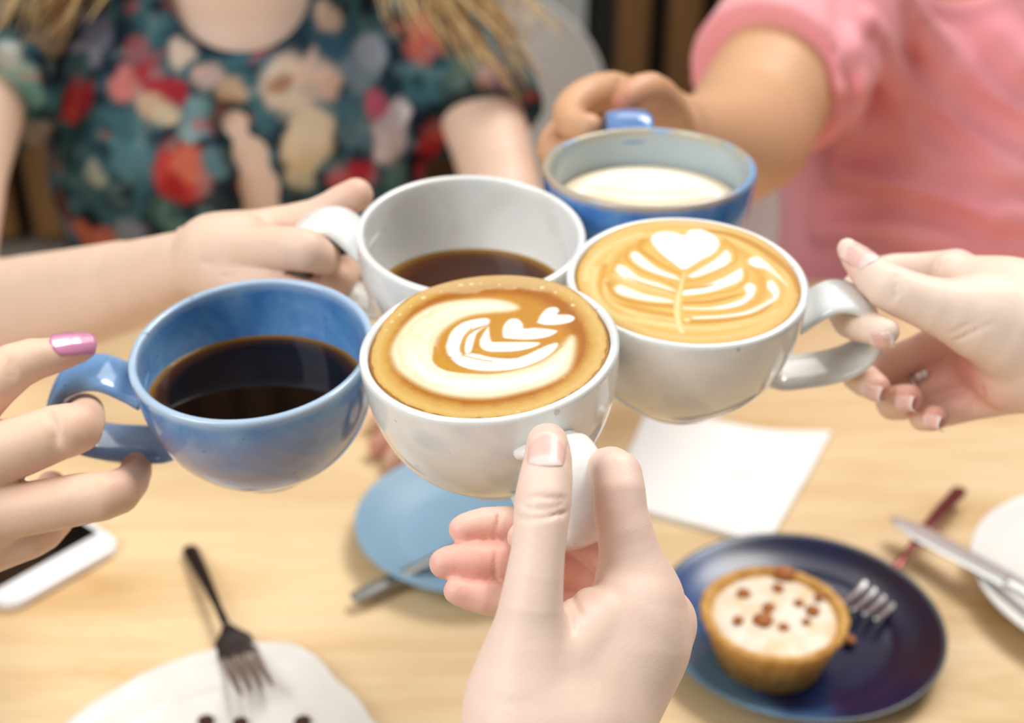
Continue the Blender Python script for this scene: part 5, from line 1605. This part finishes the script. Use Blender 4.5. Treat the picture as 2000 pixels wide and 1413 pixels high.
# ---- person in the pink shirt ---------------------------------------------------
def pink_person():
    root = thing('person', 'person in a pink short-sleeved shirt holding out the cobalt-blue cup', 'person', (.45, 1.42, .45))
    Y = W3(0, 1, 0)
    body = Blob(kp=.03)
    body.massw([(W3(.46, 1.46, .52), .150), (P(1880, 300, 1.46), .14), (P(1870, 60, 1.42), .14)], Y, 1.5)
    body.massw([(P(1650, -60, 1.36), .052), (P(2120, -70, 1.44), .052)])
    body.massw([(P(1880, -120, 1.40), .055), (P(1870, -260, 1.36), .052)])
    q = head_prims(body, P(1850, -480, 1.30), W3(-.4, -1, -.2))
    arm = Blob(kp=.03)
    arm.chain([(1652, -50, 1.32, 124), (1545, 100, 1.23, 122), (1458, 258, 1.14, 126)])
    arm.chain([(1458, 258, 1.14, 126), (1420, 285, 1.04, 118), (1345, 272, .905, 82), (1310, 262, .865, 76)])
    arm.mass([(1545, 100, 1.23, 118), (1458, 258, 1.14, 122)])
    larm = Blob(kp=.03)
    larm.chain([(2120, -60, 1.44, 104), (2260, 220, 1.42, 90), (2240, 470, 1.36, 82)])
    larm.mass([(2240, 470, 1.36, 80), (2150, 620, 1.27, 72), (2130, 640, 1.25, 62)])
    h = Blob(kp=.014)
    h.mass([(1335, 270, .90, 80), (1295, 245, .850, 66)])
    h.mass([(1290, 255, .855, 62), (1240, 215, .838, 44)])
    h.mass([(1275, 285, .855, 60), (1215, 270, .845, 40)])
    h.chain([(1318, 258, .835, 50), (1302, 205, .800, 38), (1270, 176, .782, 35), (1238, 184, .772, 31), (1222, 196, .768, 28)], .010)
    h.chain([(1255, 205, .842, 42), (1195, 178, .815, 38), (1145, 190, .795, 37), (1112, 218, .782, 34), (1120, 245, .768, 31), (1150, 250, .760, 29)], .008)
    h.chain([(1240, 235, .850, 40), (1160, 235, .830, 36), (1100, 262, .808, 35), (1080, 292, .790, 32), (1100, 305, .774, 30)], .008)
    h.chain([(1230, 265, .852, 38), (1150, 290, .834, 34), (1100, 318, .812, 32), (1085, 330, .795, 29)], .008)
    h.chain([(1235, 290, .852, 34), (1170, 320, .836, 30), (1125, 340, .820, 28)], .008)
    h.carve = h.crease([(1212, 150), (1208, 165), (1204, 182)], .0012) + h.crease([(1084, 236), (1090, 252), (1100, 268)], .0016)
    hand2 = Blob(kp=.014)
    T = on_table
    hand2.massw([(T(2190, 640, .03), .026), (T(2130, 690, .02), .026)])
    for k, (u, v) in enumerate(((2060, 690), (2060, 720), (2070, 748), (2090, 772))):
        hand2.chainw([(T(2130, 680 + 14 * k, .018), .011), (T(u, v, .010), .009)], .008)
    V, Q = multi([(body, .006, None, None), (arm, .004, None, None), (larm, .006, None, None), (h, .0018, None, None), (hand2, .004, None, None)])
    sp = [*face_red(q), (P(1215, 205, .765), .012, .7), (P(1145, 200, .77), .02, .15), (P(1300, 200, .78), .014, .3)]
    mesh_obj('body', V, Q, SKIN_TAN, root, attrs={'red': glow_attr(V, sp)})
    sh = Blob(kp=.04)
    sh.massw([(W3(.47, 1.46, .46), .190), (P(1905, 460, 1.46), .186), (P(1900, 250, 1.44), .176), (P(1880, 60, 1.42), .165)], Y, 1.45)
    sh.massw([(P(1680, -60, 1.38), .066), (P(2110, -60, 1.44), .066)])
    sh.chainw([(P(1665, -55, 1.33), .082), (P(1570, 60, 1.26), .076), (P(1420, 260, 1.14), .072)], .045, plane=(P(1482, 165, 1.2), P(1420, 260, 1.14) - P(1570, 60, 1.26)))
    sh.chainw([(P(2110, -50, 1.44), .078), (P(2200, 140, 1.43), .074), (P(2250, 300, 1.42), .07)], .04, plane=(P(2200, 140, 1.43), P(2250, 300, 1.42) - P(2110, -50, 1.44)))
    sh.carve.append((seg_prim(P(1870, -190, 1.22), P(1870, -150, 1.34), .07, .08), .012))
    # drapery: long soft folds fanning from the armpit and across the chest
    folds = []
    for pts, r in ((((1690, 40), (1760, 170), (1880, 290), (2010, 350)), .016), (((1760, -20), (1840, 110), (1960, 220), (2060, 260)), .014), (((1640, 330), (1740, 350), (1880, 400), (2020, 430)), .018),
                   (((1655, 60), (1660, 160), (1650, 250), (1640, 330)), .013), (((1900, -20), (1960, 80), (2040, 160), (2100, 200)), .012), (((1600, 450), (1720, 440), (1860, 480), (2000, 500)), .012)):
        w = [sh.hit_px(u, v) for u, v in pts]
        w = [x for x in w if x is not None and np.linalg.norm(x - CAM) < 1.75]
        if len(w) > 1:
            w = list(catmull(w, 7)); folds.append([(x + FWD * .001, r * (.65 + .50 * math.sin(math.pi * i / 6))) for i, x in enumerate(w)])
    for f in folds: sh.chainw(f, .022)
    gr = []
    for pts, r in ((((1640, 0), (1668, 90), (1662, 200)), .006), (((1720, 90), (1800, 230), (1930, 330)), .007), (((1800, 60), (1900, 200), (2010, 270)), .006), (((1660, 300), (1700, 300), (1800, 340), (1940, 395)), .008), (((1620, 400), (1740, 400), (1900, 440)), .006)):
        w = [sh.hit_px(u, v) for u, v in pts]; w = [x for x in w if x is not None and np.linalg.norm(x - CAM) < 1.75]
        if len(w) > 1:
            w = list(catmull(w, 8))
            for i in range(7): gr.append((seg_prim(w[i], w[i + 1], r * (.4 + .6 * math.sin(math.pi * (i + .3) / 7.6)), r * (.4 + .6 * math.sin(math.pi * (i + 1.3) / 8.6))), .016))
    sh.carve += gr
    sh.disp = lambda p: (fbm(p * np.array([1, .6, .7]), 10, 14, 2) - .5) * .016
    V, Q = surfnet(sh, .005)
    m = MB('pink_jersey', .8, .2); m.base(m.ramp(m.noise(9, 3), [(.3, s2l((242, 154, 162))), (.7, s2l((248, 172, 176)))]))
    m.bump(m.noise(700, 2), .2, .0005); m.b.inputs['Sheen Weight'].default_value = .2
    mesh_obj('shirt', V, Q, m.m, root)
    tr = Blob(kp=.04)
    tr.massw([(W3(.38, 1.47, .53), .10), (W3(.54, 1.47, .53), .10)])
    for e in (-1, 1):
        tr.chainw([(W3(.46 + e * .09, 1.45, .54), .085), (W3(.46 + e * .11, 1.0, .52), .064), (W3(.46 + e * .11, 1.0, .08), .05)], .03)
    V, Q = surfnet(tr, .012)
    mesh_obj('trousers', V, Q, plain('grey_cotton', (86, 84, 86), .8, .2, .1, 80), root)
    hair_part(root, P(1850, -480, 1.30), q, BLACKH, [], 3)
    eyes(q, root)
    settle(root)
    return root
pink_person()

# ---- chairs
def shell_chair(label, x, y, rz, mat, legm, w=.44, hh=.86, group=None):
    root = thing('chair', label, 'chair', (x, y, 0), group=group)
    root.rotation_euler = (0, 0, rz)
    n, m_ = 34, 26
    prof = catmull([(-.22, .44), (-.10, .43), (.05, .43), (.17, .46), (.225, .56), (.245, .70), (.26, hh)], n)
    V, Fc = [], []
    for lay in (0, 1):
        for i in range(n):
            t = i / (n - 1)
            ww = w / 2 * (0.88 + .12 * math.sin(math.pi * min(1, t * 1.4))) * (1 if t < .70 else math.sqrt(max(.0, 1 - ((t - .70) / .302) ** 2.4)))
            tt = prof[min(i + 1, n - 1)] - prof[max(i - 1, 0)]; tt = tt / np.linalg.norm(tt); nn = np.array([-tt[1], tt[0]])
            for j in range(m_):
                s = -1 + 2 * j / (m_ - 1)
                cup = .05 * s * s * (1 if t < .5 else .9)
                q = prof[i] + nn * (cup + (0 if lay else -.012))
                V.append((s * ww, q[0], q[1]))
    def I(l, i, j): return l * n * m_ + i * m_ + j
    for i in range(n - 1):
        for j in range(m_ - 1):
            Fc.append((I(0, i, j), I(0, i, j + 1), I(0, i + 1, j + 1), I(0, i + 1, j)))
            Fc.append((I(1, i, j), I(1, i + 1, j), I(1, i + 1, j + 1), I(1, i, j + 1)))
        for j in (0, m_ - 1): Fc.append((I(0, i, j), I(1, i, j), I(1, i + 1, j), I(0, i + 1, j)))
    for j in range(m_ - 1):
        for i in (0, n - 1): Fc.append((I(0, i, j), I(0, i, j + 1), I(1, i, j + 1), I(1, i, j)))
    mesh_obj('seat_shell', V, Fc, mat, root)
    for sx in (-1, 1):
        for sy in (-1, 1):
            pth = [np.array([sx * .14, sy * .13, .432]), np.array([sx * .18, sy * .18, .22]), np.array([sx * .21, sy * .22, 0.004])]
            V2, F2 = sweep(catmull(pth, 8), (1, 0, 0), [.015] * 8, [.015] * 8, 12, 2)
            mesh_obj('leg', V2, F2, legm, root)
    return root
m = MB('white_moulded_plastic', .45); m.base(m.ramp(m.noise(5, 2), [(.3, s2l((232, 229, 221))), (.7, s2l((240, 238, 232)))])); PLAST = m.m
LEGW = plain('beech_leg', (190, 150, 100), .5)
shell_chair('white rounded-back chair behind the blonde hair, beside the dark wall', -.085, 1.76, math.radians(-6), PLAST, LEGW, w=.47, hh=.815)
shell_chair('white chair the person in the pink shirt sits on', .47, 1.50, 0, PLAST, LEGW, w=.46, hh=.80)
WCH = plain('brown_wood', (112, 78, 42), .5, .4, .15, 12)
shell_chair('brown wooden chair behind the floral blouse, seen by the left edge', -.30, 1.48, 0, WCH, WCH, w=.60, hh=.86)
